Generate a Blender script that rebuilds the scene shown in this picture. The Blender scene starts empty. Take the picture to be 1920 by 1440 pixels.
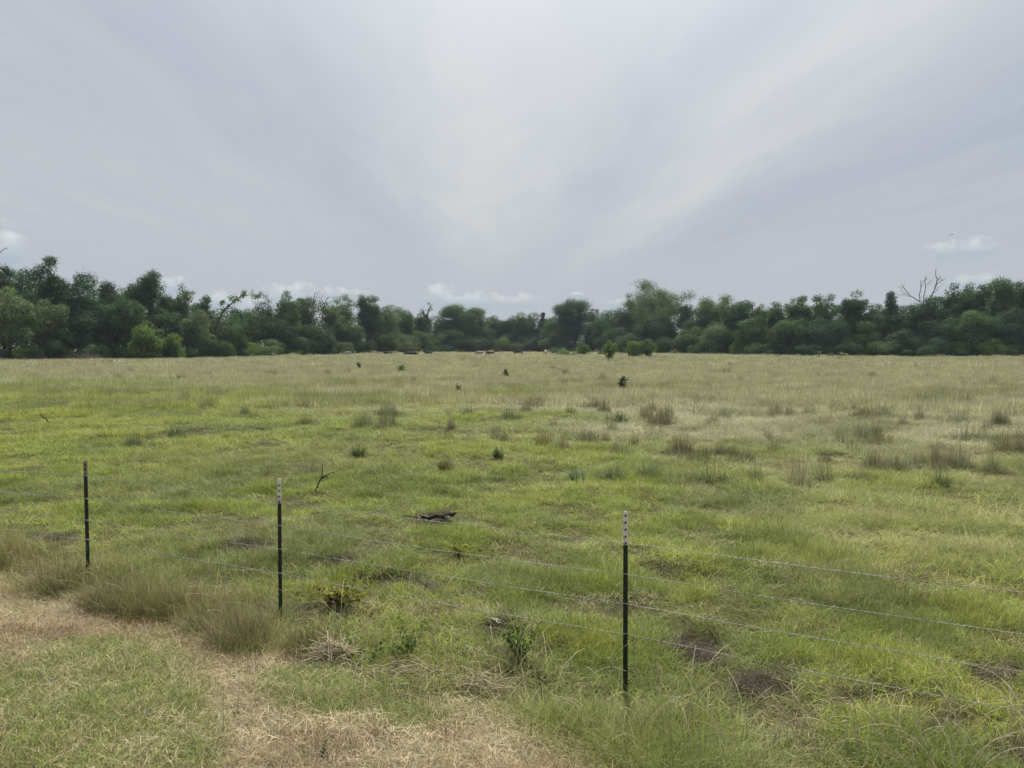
import bpy, bmesh, math, random
import numpy as np
from mathutils import Vector, Matrix

scene = bpy.context.scene
C = scene.collection
R = math.radians
rng = np.random.default_rng(7)
random.seed(7)

# ------------------------------------------------------------------ camera, sky, sun, exposure
F = 1400.0                       # focal length in photo pixels (1920 wide)
PITCH = math.atan(70 / F)        # the camera looks slightly down
CAM_Z = 2.6
cam_d = bpy.data.cameras.new('camera')
cam_d.sensor_width = 36.0
cam_d.lens = 36.0 * F / 1920.0
cam_d.clip_start = 0.05
cam_d.clip_end = 6000
cam = bpy.data.objects.new('camera', cam_d)
C.objects.link(cam)
cam.location = (0, 0, CAM_Z)
cam.rotation_euler = (R(90) - PITCH, 0, 0)
scene.camera = cam

SUN_EL, SUN_AZ = R(54), R(6)     # ahead of the camera, a little to the right of the view axis
sun_d = bpy.data.lights.new('sun', 'SUN')
sun_d.energy = 5.0
sun_d.angle = R(1.5)
sun_d.color = (1.0, 0.95, 0.86)
sun = bpy.data.objects.new('sun', sun_d)
C.objects.link(sun)
sv = Vector((math.sin(SUN_AZ) * math.cos(SUN_EL), math.cos(SUN_AZ) * math.cos(SUN_EL), math.sin(SUN_EL)))
sun.rotation_euler = sv.to_track_quat('Z', 'Y').to_euler()
sun.location = (0, 0, 40)

scene.view_settings.view_transform = 'Standard'
scene.view_settings.look = 'None'
scene.view_settings.exposure = 0.0
scene.view_settings.gamma = 1.0
scene.render.engine = 'CYCLES'
scene.cycles.use_denoising = True
scene.cycles.max_bounces = 4
scene.cycles.diffuse_bounces = 2
scene.cycles.transmission_bounces = 3
scene.cycles.volume_bounces = 0
scene.render.filter_size = 1.3


class NT:
    """small helper for building node trees"""
    def __init__(self, tree):
        self.t = tree
        tree.nodes.clear()

    def n(self, kind, **kw):
        nd = self.t.nodes.new(kind)
        for k, v in kw.items():
            if k.startswith('i_'):
                nd.inputs[k[2:].replace('_', ' ')].default_value = v
            else:
                setattr(nd, k, v)
        return nd

    def put(self, sock, v):
        if v is None:
            return
        if hasattr(v, 'is_linked'):
            self.t.links.new(v, sock)
        elif isinstance(v, (tuple, list)) and len(v) == 3 and sock.type == 'RGBA':
            sock.default_value = (*v, 1)
        else:
            sock.default_value = v

    def m(self, op, a, b=None, c=None, clamp=False):
        nd = self.t.nodes.new('ShaderNodeMath')
        nd.operation = op
        nd.use_clamp = clamp
        self.put(nd.inputs[0], a)
        self.put(nd.inputs[1], b)
        self.put(nd.inputs[2], c)
        return nd.outputs[0]

    def vm(self, op, a, b=None):
        nd = self.t.nodes.new('ShaderNodeVectorMath')
        nd.operation = op
        self.put(nd.inputs[0], a)
        self.put(nd.inputs[1], b)
        return nd.outputs[1] if op in ('DOT_PRODUCT', 'LENGTH') else nd.outputs[0]

    def mix(self, f, a, b, mode='MIX'):
        nd = self.t.nodes.new('ShaderNodeMix')
        nd.data_type = 'RGBA'
        nd.blend_type = mode
        self.put(nd.inputs[0], f)
        self.put(nd.inputs[6], a)
        self.put(nd.inputs[7], b)
        return nd.outputs[2]

    def ss(self, v, lo, hi):
        nd = self.t.nodes.new('ShaderNodeMapRange')
        nd.interpolation_type = 'SMOOTHSTEP'
        self.put(nd.inputs[0], v)
        nd.inputs[1].default_value = lo
        nd.inputs[2].default_value = hi
        return nd.outputs[0]

    def noise(self, vec, scale, detail=3.0, rough=0.5, dist=0.0):
        nd = self.t.nodes.new('ShaderNodeTexNoise')
        if vec is not None:
            self.put(nd.inputs['Vector'], vec)
        nd.inputs['Scale'].default_value = scale
        nd.inputs['Detail'].default_value = detail
        nd.inputs['Roughness'].default_value = rough
        nd.inputs['Distortion'].default_value = dist
        return nd.outputs[0]

    def ramp(self, f, stops):
        nd = self.t.nodes.new('ShaderNodeValToRGB')
        self.put(nd.inputs[0], f)
        nd.color_ramp.interpolation = 'B_SPLINE'
        el = nd.color_ramp.elements
        while len(el) < len(stops):
            el.new(0.5)
        for e, (p, c) in zip(el, stops):
            e.position = p
            e.color = (c, c, c, 1) if not isinstance(c, (tuple, list)) else (*c, 1)
        return nd.outputs[0]


# world: a clear-sky base almost wholly veiled by streaked high cloud, with small cumulus low down
world = bpy.data.worlds.new('World')
scene.world = world
world.use_nodes = True
w = NT(world.node_tree)
sky = w.n('ShaderNodeTexSky', sky_type='NISHITA', sun_disc=False, sun_elevation=SUN_EL, sun_rotation=SUN_AZ,
          air_density=1.2, dust_density=2.0, ozone_density=1.0)
tc = w.n('ShaderNodeTexCoord')
sep = w.n('ShaderNodeSeparateXYZ')
w.t.links.new(tc.outputs['Generated'], sep.inputs[0])
X, Y, Z = sep.outputs
zc = w.m('MAXIMUM', Z, 0.012)
px_ = w.m('DIVIDE', X, zc)
py_ = w.m('DIVIDE', Y, zc)
cross = w.m('ADD', px_, w.m('MULTIPLY', py_, 0.043))
cmb = w.n('ShaderNodeCombineXYZ')
w.put(cmb.inputs[0], w.m('MULTIPLY', cross, 1.0))
w.put(cmb.inputs[1], w.m('MULTIPLY', py_, 0.28))
wob = w.m('MULTIPLY', w.m('SUBTRACT', w.noise(cmb.outputs[0], 0.9, 3.0), 0.5), 0.75)
cc = w.m('ADD', cross, wob)
band = w.ramp(w.m('MULTIPLY_ADD', cc, 0.1, 0.5, clamp=True), [(p * .1 + .5, v) for p, v in (
(-4.6, .40), (-2.6, .52), (-1.6, .40), (-1.2, .32), (-.85, .10), (-.58, .34), (-.28, .72), (.0, .90), (.3, .76), (.55, .52), (.85, .26),
    (1.12, .78), (1.34, .84), (1.62, .35), (2.0, -.05), (2.5, .04), (3.4, .28), (4.6, .18))])
cmb2 = w.n('ShaderNodeCombineXYZ')
w.put(cmb2.inputs[0], w.m('MULTIPLY', cross, 2.2))
w.put(cmb2.inputs[1], w.m('MULTIPLY', py_, 0.5))
fine = w.noise(cmb2.outputs[0], 1.5, 7.0, 0.6, 0.5)
band = w.m('ADD', band, w.m('MULTIPLY', w.m('SUBTRACT', fine, 0.5), 0.75))
lowf = w.ss(Z, 0.05, 0.20)
band = w.m('ADD', w.m('MULTIPLY', band, lowf), w.m('MULTIPLY', w.m('SUBTRACT', 1.0, lowf), 0.26), clamp=True)
veil = w.mix(band, (0.430, 0.474, 0.552), (0.655, 0.672, 0.672))
# thin places tint a little lilac, thicker ones cream
tint = w.noise(tc.outputs['Generated'], 3.2, 2.0)
veil = w.mix(w.m('MULTIPLY', w.ss(tint, .4, .7), 0.25), veil, (0.535, 0.545, 0.585))
sdot = w.m('MAXIMUM', w.vm('DOT_PRODUCT', tc.outputs['Generated'], tuple(sv)), 0.0)
glow = w.m('ADD', w.m('MULTIPLY', w.m('POWER', sdot, 12.0), 1.05), w.m('MULTIPLY', w.m('POWER', sdot, 120.0), 1.6))
glowc = w.mix(1.0, (0.94, 1.0, 1.06), (1, 1, 1), 'MULTIPLY')
gv = w.n('ShaderNodeVectorMath', operation='SCALE')
w.put(gv.inputs[0], glowc)
w.put(gv.inputs['Scale'], glow)
veil = w.mix(1.0, veil, gv.outputs[0], 'ADD')


def pix_dir(px, py):
    dx, dz = (px - 960) / F, -(py - 720) / F
    y = math.cos(PITCH) + math.sin(PITCH) * dz
    z = -math.sin(PITCH) + math.cos(PITCH) * dz
    l = math.sqrt(dx * dx + y * y + z * z)
    return dx / l, y / l, z / l


# low cumulus: azimuth / elevation pockets broken up by noise; lit tops, bluish undersides
az = w.m('ARCTAN2', X, Y)
cn = w.n('ShaderNodeCombineXYZ')
w.put(cn.inputs[0], w.m('MULTIPLY', az, 55.0))
w.put(cn.inputs[1], w.m('MULTIPLY', Z, 80.0))
cnoise = w.m('SUBTRACT', w.noise(cn.outputs[0], 1.0, 4.0, 0.55), 0.5)
ctop = None
for (cx, cy, rx, ry) in ((822, 560, 44, 20), (885, 566, 70, 15), (965, 567, 60, 12), (545, 556, 66, 20), (470, 578, 30, 16), (18, 470, 38, 28),
                         (1800, 470, 85, 15), (330, 538, 35, 14), (415, 566, 55, 14), (1825, 530, 60, 13), (1082, 553, 15, 4), (1160, 570, 30, 8), (640, 552, 60, 10),
                         (-160, 520, 90, 24), (2080, 500, 110, 14)):
    d = pix_dir(cx, cy)
    a0 = math.atan2(d[0], d[1])
    ex = w.m('DIVIDE', w.m('SUBTRACT', az, a0), rx / F / (1 + ((cx - 960) / F) ** 2))
    ez = w.m('DIVIDE', w.m('SUBTRACT', Z, d[2]), ry / F * 1.5)
    # flat underneath, billowed on top
    r2 = w.m('ADD', w.m('MULTIPLY', ex, ex), w.m('MULTIPLY', ez, ez))
    v = w.m('SUBTRACT', w.m('SUBTRACT', 1.0, r2), w.m('MULTIPLY', cnoise, -3.6))
    msk = w.ss(v, -0.1, 1.5)
    lit = w.m('MULTIPLY_ADD', ez, 0.5, 0.45, clamp=True)
    colr = w.mix(w.ss(lit, .25, .85), (0.40, 0.50, 0.575), (0.78, 0.805, 0.82))
    veil = w.mix(w.m('MULTIPLY', msk, 0.95), veil, colr)

bg1 = w.n('ShaderNodeBackground')
w.t.links.new(sky.outputs[0], bg1.inputs[0])
bg1.inputs[1].default_value = 0.08
bg2 = w.n('ShaderNodeBackground')
w.put(bg2.inputs[0], veil)
bg2.inputs[1].default_value = 1.0
mx = w.n('ShaderNodeMixShader')
mx.inputs[0].default_value = 0.93
w.t.links.new(bg1.outputs[0], mx.inputs[1])
w.t.links.new(bg2.outputs[0], mx.inputs[2])
wo = w.n('ShaderNodeOutputWorld')
w.t.links.new(mx.outputs[0], wo.inputs[0])
world.cycles.sampling_method = 'MANUAL'
world.cycles.sample_map_resolution = 512


# ------------------------------------------------------------------ helpers: noise, terrain, projection
def _hash(ix, iy, s):
    h = (ix.astype(np.int64) * 374761393 + iy.astype(np.int64) * 668265263 + s * 974634777) & 0x7fffffff
    h = ((h ^ (h >> 13)) * 1274126177) & 0x7fffffff
    return ((h ^ (h >> 16)) & 0xffff) / 65535.0


def vnoise(x, y, s=0):
    x = np.asarray(x, float); y = np.asarray(y, float)
    ix, iy = np.floor(x), np.floor(y)
    fx, fy = x - ix, y - iy
    fx = fx * fx * (3 - 2 * fx); fy = fy * fy * (3 - 2 * fy)
    a, b = _hash(ix, iy, s), _hash(ix + 1, iy, s)
    c, d = _hash(ix, iy + 1, s), _hash(ix + 1, iy + 1, s)
    return (a * (1 - fx) + b * fx) * (1 - fy) + (c * (1 - fx) + d * fx) * fy


def fbm(x, y, s=0, o=3):
    v, a, t = 0.0, 1.0, 0.0
    for k in range(o):
        v = v + a * vnoise(np.asarray(x) * 2 ** k, np.asarray(y) * 2 ** k, s + 17 * k)
        t += a; a *= .5
    return v / t


def sstep(v, a, b):
    t = np.clip((np.asarray(v, float) - a) / (b - a), 0, 1)
    return t * t * (3 - 2 * t)


FU = np.array((.905, -.426))     # along the fence, towards the right and the camera
FN = np.array((-.426, -.905))    # from the fence towards the camera
FP = np.array((.84, 5.63))       # foot of the nearest post


def ts(x, y):
    dx, dy = x - FP[0], y - FP[1]
    return dx * FU[0] + dy * FU[1], dx * FN[0] + dy * FN[1]


def height(x, y):
    x = np.asarray(x, float); y = np.asarray(y, float)
    t, s = ts(x, y)
    k = s - .75
    soft = np.log1p(np.exp(np.clip(k * 5, -40, 40))) / 5
    rise = .95 * np.tanh(soft * .185 / .95)
    d = np.sqrt(x * x + y * y)
    near = (fbm(x * .9, y * .9, 3, 3) - .5) * .17 * sstep(k, .6, -.4) + (fbm(x * 2.2, y * 2.2, 5, 2) - .5) * (.05 + .09 * sstep(k, .3, -.6))
    far = (fbm(x * .06, y * .06, 9, 3) - .5) * .5 * sstep(d, 14, 60)
    return rise + near + far


def ray(px, py):
    return pix_dir(px, py)


def gp(px, py):
    """the ground point seen at a photo pixel"""
    rx, ry, rz = ray(px, py)
    z = 0.0
    for _ in range(25):
        k = (z - CAM_Z) / rz
        z = .5 * z + .5 * float(height(rx * k, ry * k))
    return Vector((rx * k, ry * k, z))


def at(px, d):
    """the ground point at photo column px and depth d"""
    rx, ry, rz = ray(px, 650)
    x = d * rx / ry
    return Vector((x, d, float(height(x, d))))


def zat(py, d, px=960):
    rx, ry, rz = ray(px, py)
    return CAM_Z + d * rz / ry


def project(x, y, z):
    zz = z - CAM_Z
    fw = y * math.cos(PITCH) - zz * math.sin(PITCH)
    up = y * math.sin(PITCH) + zz * math.cos(PITCH)
    fw = np.maximum(fw, .05)
    return 960 + F * x / fw, 720 - F * up / fw


# ------------------------------------------------------------------ helpers: meshes and objects
def np_mesh(name, verts, polys, mats=(), attrs=None, mat_idx=None, smooth=False):
    """verts (n,3); polys = list of (m,k) int arrays"""
    me = bpy.data.meshes.new(name)
    verts = np.asarray(verts, np.float32)
    me.vertices.add(len(verts))
    me.vertices.foreach_set('co', verts.ravel())
    loops = np.concatenate([p.ravel() for p in polys]).astype(np.int32)
    tot = np.concatenate([np.full(len(p), p.shape[1], np.int32) for p in polys])
    start = np.concatenate([[0], np.cumsum(tot)[:-1]]).astype(np.int32)
    me.loops.add(len(loops))
    me.loops.foreach_set('vertex_index', loops)
    me.polygons.add(len(tot))
    me.polygons.foreach_set('loop_start', start)
    if mat_idx is not None:
        me.polygons.foreach_set('material_index', np.asarray(mat_idx, np.int32))
    if smooth:
        me.polygons.foreach_set('use_smooth', np.ones(len(tot), bool))
    for m in mats:
        me.materials.append(m)
    for k, (dom, typ, arr) in (attrs or {}).items():
        a = me.attributes.new(k, typ, dom)
        a.data.foreach_set('vector' if typ == 'FLOAT_VECTOR' else 'value', np.asarray(arr, np.float32).ravel())
    me.update()
    me.validate()
    return me


def tag(o, label=None, cat=None, group=None, kind=None):
    if label: o['label'] = label
    if cat: o['category'] = cat
    if group: o['group'] = group
    if kind: o['kind'] = kind
    return o


def link(name, me, parent=None, loc=None):
    o = bpy.data.objects.new(name, me)
    C.objects.link(o)
    if parent is not None: o.parent = parent
    if loc is not None: o.location = loc
    return o


def empty(name, loc, rz=0.0):
    o = bpy.data.objects.new(name, None)
    o.empty_display_size = .2
    C.objects.link(o)
    o.location = loc
    o.rotation_euler = (0, 0, rz)
    return o


def copy_tree(o, parent=None):
    c = o.copy()
    C.objects.link(c)
    if parent is not None: c.parent = parent
    for ch in list(o.children):
        copy_tree(ch, c)
    return c


class Tubes:
    """collects tapered tubes along polylines"""
    def __init__(self, sides=6):
        self.v, self.f, self.n, self.k = [], [], 0, sides

    def add(self, pts, rad):
        pts = np.asarray(pts, float)
        n = len(pts)
        rad = np.broadcast_to(np.asarray(rad, float), (n,))
        tan = np.gradient(pts, axis=0)
        tan /= np.linalg.norm(tan, axis=1, keepdims=True) + 1e-9
        ref = np.array((0, 0, 1.0)) if abs(tan[0][2]) < .9 else np.array((1.0, 0, 0))
        a = np.cross(tan, ref); a /= np.linalg.norm(a, axis=1, keepdims=True) + 1e-9
        b = np.cross(tan, a)
        th = np.arange(self.k) / self.k * 2 * np.pi
        ring = pts[:, None] + rad[:, None, None] * (np.cos(th)[None, :, None] * a[:, None] + np.sin(th)[None, :, None] * b[:, None])
        self.v.append(ring.reshape(-1, 3))
        i = np.arange(n - 1)[:, None] * self.k
        j = np.arange(self.k)[None]
        j2 = (j + 1) % self.k
        q = np.stack([i + j, i + j2, i + self.k + j2, i + self.k + j], -1).reshape(-1, 4) + self.n
        self.f.append(q)
        self.n += n * self.k

    def mesh(self, name, mats):
        return np_mesh(name, np.concatenate(self.v), [np.concatenate(self.f)], mats, smooth=True)


def bez(a, b, c, n=6):
    t = np.linspace(0, 1, n)[:, None]
    a, b, c = (np.asarray(q, float) for q in (a, b, c))
    return a * (1 - t) ** 2 + 2 * b * t * (1 - t) + c * t * t


# ------------------------------------------------------------------ materials
def new_mat(name):
    m = bpy.data.materials.new(name)
    m.use_nodes = True
    return m, NT(m.node_tree)


def finish(m, nt, shader):
    out = nt.n('ShaderNodeOutputMaterial')
    nt.t.links.new(shader, out.inputs[0])
    return m


def principled(nt, col, rough=.7, metal=0.0, normal=None, spec=.3):
    p = nt.n('ShaderNodeBsdfPrincipled')
    nt.put(p.inputs['Base Color'], col)
    nt.put(p.inputs['Roughness'], rough)
    p.inputs['Metallic'].default_value = metal
    p.inputs['Specular IOR Level'].default_value = spec
    if normal is not None:
        nt.t.links.new(normal, p.inputs['Normal'])
    return p.outputs[0]


def bump(nt, h, strength=.4, dist=.02):
    b = nt.n('ShaderNodeBump')
    b.inputs['Strength'].default_value = strength
    b.inputs['Distance'].default_value = dist
    nt.put(b.inputs['Height'], h)
    return b.outputs[0]


def leafy(nt, col, trans=.35, rough=.6, spec=.25, tcol=None):
    p = principled(nt, col, rough, spec=spec)
    t = nt.n('ShaderNodeBsdfTranslucent')
    nt.put(t.inputs[0], tcol if tcol is not None else col)
    mxs = nt.n('ShaderNodeMixShader')
    mxs.inputs[0].default_value = trans
    nt.t.links.new(p, mxs.inputs[1])
    nt.t.links.new(t.outputs[0], mxs.inputs[2])
    return mxs.outputs[0]


def attr(nt, name, kind='GEOMETRY'):
    a = nt.n('ShaderNodeAttribute', attribute_type=kind, attribute_name=name)
    return a


def grass_material(name, instanced=True, base=None, tip=(.46, .40, .22), tipamt=.45, trans=.36):
    m, nt = new_mat(name)
    bv = attr(nt, 'bv').outputs['Fac']
    bt = attr(nt, 'bt').outputs['Fac']
    col = attr(nt, 'tint', 'INSTANCER').outputs['Vector'] if instanced else base
    lo = nt.mix(1.0, col, (.38, .43, .36), 'MULTIPLY')
    hi = nt.mix(1.0, col, (1.70, 1.62, 1.58), 'MULTIPLY')
    c = nt.mix(bv, lo, hi)
    dry = nt.m('MULTIPLY', nt.ss(nt.m('FRACT', nt.m('MULTIPLY', bv, 7.31)), .62, .95), 1.0)
    c = nt.mix(nt.m('MULTIPLY', nt.m('MAXIMUM', nt.m('MULTIPLY', bt, .45), dry), tipamt), c, tip)
    return finish(m, nt, leafy(nt, c, trans, .55, .25))


M = {}
M['grass'] = grass_material('grass_blade')
M['dry'] = grass_material('dry_blade', tipamt=.2, trans=.25)


def leaf_material(name, col, trans=.32, var=.6):
    m, nt = new_mat(name)
    lv = attr(nt, 'lv').outputs['Fac']
    oi = nt.n('ShaderNodeObjectInfo')
    a = tuple(c * (1 - var) for c in col)
    b = tuple(c * (1 + var) for c in col)
    c = nt.mix(lv, a, b)
    c = nt.mix(nt.m('MULTIPLY', oi.outputs['Random'], .22), c, nt.mix(1.0, c, (1.3, 1.12, .8), 'MULTIPLY'))
    tcol = nt.mix(1.0, c, (1.25, 1.35, .7), 'MULTIPLY')
    return finish(m, nt, leafy(nt, c, trans, .7, .12, tcol))


LEAF = {
    'dk': leaf_material('leaf_dark', (.055, .098, .050)),
    'md': leaf_material('leaf_mid', (.082, .138, .060)),
    'pale': leaf_material('leaf_pale', (.130, .180, .092)),
    'yel': leaf_material('leaf_yellow_green', (.125, .190, .066)),
    'cedar': leaf_material('leaf_cedar', (.050, .066, .044), .25),
    'blue': leaf_material('leaf_bluish', (.062, .112, .066)),
    'weed': leaf_material('leaf_weed', (.115, .175, .045)),
    'vine': leaf_material('leaf_yellowing', (.20, .21, .045), .35, .6),
    'rust': leaf_material('leaf_rusty', (.10, .062, .028), .3),
}


def bark_material(name, a, b, scale=9.0):
    m, nt = new_mat(name)
    tcd = nt.n('ShaderNodeTexCoord')
    nz = nt.noise(tcd.outputs['Object'], scale, 5.0, .6)
    c = nt.mix(nt.ss(nz, .3, .7), a, b)
    return finish(m, nt, principled(nt, c, .85, normal=bump(nt, nz, .6, .03), spec=.15))


M['bark'] = bark_material('bark', (.045, .036, .028), (.12, .10, .08), 3.0)
M['deadwood'] = bark_material('dead_wood', (.10, .085, .078), (.24, .205, .18), 3.0)
M['twig'] = bark_material('twig', (.030, .022, .016), (.075, .055, .04), 14.0)
M['charwood'] = bark_material('rotten_wood', (.012, .010, .009), (.05, .042, .035), 20.0)
M['paleswood'] = bark_material('bleached_wood', (.30, .28, .24), (.52, .49, .43), 18.0)

# ------------------------------------------------------------------ ground layout: who grows where
BND = [gp(a, b) for a, b in ((-500, 1010), (-200, 1050), (0, 1090), (100, 1125), (200, 1155), (300, 1160), (380, 1185), (470, 1222), (560, 1232), (640, 1262), (720, 1305), (820, 1332), (900, 1345),
                            (1020, 1385), (1120, 1415), (1200, 1460), (1400, 1560))]
BT, BS = np.array([ts(p.x, p.y) for p in BND]).T
_o = np.argsort(BT); BT, BS = BT[_o], BS[_o]


def mown(x, y):
    """0 in the uncut growth, 1 on the mown verge"""
    t, s = ts(x, y)
    b = np.interp(t, BT, BS)
    return sstep(s - b + (fbm(x * 3, y * 3, 21, 3) - .5) * .75 + (fbm(x * 1.1, y * 1.1, 23, 2) - .5) * .4, -.08, .12)


BARE = ((760, 1098, 75, 15), (690, 1085, 45, 12), (878, 1116, 45, 11), (1290, 1215, 60, 30), (1425, 1290, 55, 22), (70, 1018, 55, 14), (822, 978, 45, 14), (470, 1030, 50, 16),
        (620, 1060, 40, 14), (352, 1052, 30, 8), (1765, 1360, 70, 20), (1500, 1255, 50, 10), (1650, 1300, 60, 12), (935, 1170, 30, 14), (1250, 1065, 40, 9), (1000, 1230, 30, 10),
        (360, 814, 32, 6), (1640, 1265, 40, 10), (1880, 1420, 50, 20), (1860, 1260, 60, 18))


def bare(x, y, z):
    px, py = project(x, y, z)
    v = np.zeros_like(px)
    n = (fbm(x * 4.5, y * 4.5, 31, 4) - .5) * 3.2
    for cx, cy, rx, ry in BARE:
        r2 = ((px - cx) / (rx * 1.1)) ** 2 + ((py - cy) / (ry * 1.2)) ** 2
        v = np.maximum(v, sstep(1.35 - r2 + n, 0, .9))
    t, s = ts(x, y)
    # a few more worn spots, scattered
    spots = sstep(fbm(x * 1.1, y * 1.1, 41, 3), .63, .72) * sstep(s, .6, 0) * sstep(y, 10, 7) * .5
    return np.maximum(v, spots)


def greenmow(x, y, z):
    px, py = project(x, y, z)
    g = np.zeros_like(px)
    for cx, cy, rx, ry in ((170, 1260, 190, 62), (80, 1370, 260, 120), (300, 1390, 120, 90), (0, 1300, 200, 60), (560, 1290, 90, 40), (620, 1330, 60, 35), (760, 1350, 90, 26), (-300, 1350, 300, 200)):
        g = np.maximum(g, sstep(1.5 - ((px - cx) / rx) ** 2 - ((py - cy) / ry) ** 2, 0, 1.1))
    return np.clip(g + (fbm(x * 2.2, y * 2.2, 51, 3) - .42) * 1.1, 0, 1)


def lush(x, y):
    """1 = short green pasture, 0 = pale tall meadow"""
    d = np.sqrt(x * x + y * y)
    px = 960 + F * x / np.maximum(y, .3)
    lim = np.interp(px, (-600, 0, 300, 640, 960, 1250, 1500, 1920, 2600), (64, 60, 48, 38, 29, 22, 18.5, 15.5, 13))
    n = fbm(x * .22, y * .22, 61, 4) - .5
    return sstep(np.log(lim) - np.log(np.maximum(d, .5)) + n * 1.3, -.35, .45)


# ------------------------------------------------------------------ ground sheet
NA, NR = 720, 210
angs = np.linspace(0, 2 * np.pi, NA, endpoint=False)
# finer angles ahead of the camera
angs = angs - .62 * np.sin(angs)
rad = np.concatenate([[0.0], np.geomspace(.35, 60, 150), np.geomspace(64, 2800, NR - 151)])
aa, rr = np.meshgrid(angs, rad)
gx, gy = (rr * np.sin(aa)).ravel(), (rr * np.cos(aa)).ravel()
gz = height(gx, gy)
i = np.arange(NR - 1)[:, None] * NA
j = np.arange(NA)[None]
quads = np.stack([i + j, i + NA + j, i + NA + (j + 1) % NA, i + (j + 1) % NA], -1).reshape(-1, 4)[:, ::-1]
mw, br, gm, lu = mown(gx, gy), bare(gx, gy, gz), greenmow(gx, gy, gz), lush(gx, gy)
soil = np.array((.042, .033, .021)); thatch = np.array((.33, .265, .170)); under = np.array((.085, .090, .035)); strawy = np.array((.20, .18, .085)); mowg = np.array((.16, .155, .065))
col = under * lu[:, None] + strawy * (1 - lu)[:, None]
col = col * (1 - br)[:, None] + soil * br[:, None]
vm_ = thatch * (1 - gm * .75)[:, None] + mowg * (gm * .75)[:, None]
vm_ = vm_ * (0.72 + .5 * fbm(gx * 4, gy * 4, 71, 3))[:, None]
col = col * (1 - mw)[:, None] + vm_ * mw[:, None]
mg, nt = new_mat('pasture_soil')
gc = attr(nt, 'gcol').outputs['Vector']
geo = nt.n('ShaderNodeNewGeometry')
n1 = nt.noise(geo.outputs['Position'], 26.0, 6.0, .65)
n2 = nt.noise(geo.outputs['Position'], 3.0, 4.0, .6)
c = nt.mix(nt.ss(n1, .3, .72), nt.mix(1.0, gc, (.55, .52, .50), 'MULTIPLY'), nt.mix(1.0, gc, (1.35, 1.33, 1.3), 'MULTIPLY'))
c = nt.mix(nt.m('MULTIPLY', nt.ss(n2, .4, .7), .4), c, nt.mix(1.0, c, (1.15, .95, .8), 'MULTIPLY'))
finish(mg, nt, principled(nt, c, .95, normal=bump(nt, n1, .9, .03), spec=.1))
ground = link('ground', np_mesh('ground', np.stack([gx, gy, gz], 1), [quads], [mg], {'gcol': ('POINT', 'FLOAT_VECTOR', col)}, smooth=True))
tag(ground, 'uneven pasture floor with brown soil, dry thatch and a tan mown verge', kind='structure')


# ------------------------------------------------------------------ grass: tuft shapes, then points that carry them
def blades(n, rad, hmin, hmax, lean, w, seed, segs=3, flat=False, spread=1.0):
    """n curved tapering blades growing inside a disc; returns verts, faces, per-blade random, position along the blade"""
    g = np.random.default_rng(seed)
    a = g.uniform(0, 2 * np.pi, n); r = rad * np.sqrt(g.uniform(0, 1, n))
    bx, by = r * np.cos(a), r * np.sin(a)
    h = g.uniform(hmin, hmax, n) * (1 - .25 * (r / max(rad, 1e-3)))
    ph = a * .5 * spread + g.uniform(0, 2 * np.pi, n) * (1 - .5 * spread)
    ln = g.uniform(lean[0], lean[1], n)
    dx, dy = np.cos(ph), np.sin(ph)
    tw = ph + np.pi / 2 + g.normal(0, .7, n)
    wx, wy = np.cos(tw), np.sin(tw)
    ww = w * g.uniform(.6, 1.3, n)
    V, T = [], []
    for k in range(segs + 1):
        t = k / segs
        out = ln * h * t ** 1.7
        if flat:
            z = g.uniform(.006, .03, n) + h * .12 * math.sin(math.pi * t)
            out = h * t
        else:
            z = h * (t - .33 * np.minimum(ln, 1.3) * t * t)
        cx, cy = bx + dx * out, by + dy * out
        hw = ww * (1 - t ** 1.6) * .5 if k < segs else None
        if hw is None:
            V.append(np.stack([cx, cy, z], 1)[:, None])
            T.append(np.full((n, 1), t))
        else:
            V.append(np.stack([np.stack([cx - wx * hw, cy - wy * hw, z], 1), np.stack([cx + wx * hw, cy + wy * hw, z], 1)], 1))
            T.append(np.full((n, 2), t))
    vp = 2 * segs + 1
    V = np.concatenate(V, 1).reshape(-1, 3); T = np.concatenate(T, 1).ravel()
    o = np.arange(n)[:, None] * vp
    q = np.concatenate([o + np.array([[2 * k, 2 * k + 1, 2 * k + 3, 2 * k + 2]]) for k in range(segs - 1)], 0) if segs > 1 else np.zeros((0, 4), int)
    tri = o + np.array([[2 * segs - 2, 2 * segs - 1, 2 * segs]])
    bv = np.repeat(g.uniform(0, 1, n), vp)
    return V, q, tri, bv, T


def join_blades(*bl):
    off, V, Q, Tr, B, T = 0, [], [], [], [], []
    for v, q, tri, bv, t in bl:
        V.append(v); Q.append(q + off); Tr.append(tri + off); B.append(bv); T.append(t)
        off += len(v)
    return np.concatenate(V), np.concatenate(Q), np.concatenate(Tr), np.concatenate(B), np.concatenate(T)


def blade_mesh(name, mats, *bl):
    v, q, tri, bv, t = join_blades(*bl)
    polys = [p for p in (q, tri) if len(p)]
    return np_mesh(name, v, polys, mats, {'bv': ('POINT', 'FLOAT', bv), 'bt': ('POINT', 'FLOAT', t)})


def protos(name, n, f):
    out = []
    for k in range(n):
        o = bpy.data.objects.new(name, f(k))     # never linked to the scene: only its geometry is used
        o['kind'] = 'stuff'
        out.append(o)
    return out


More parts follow.
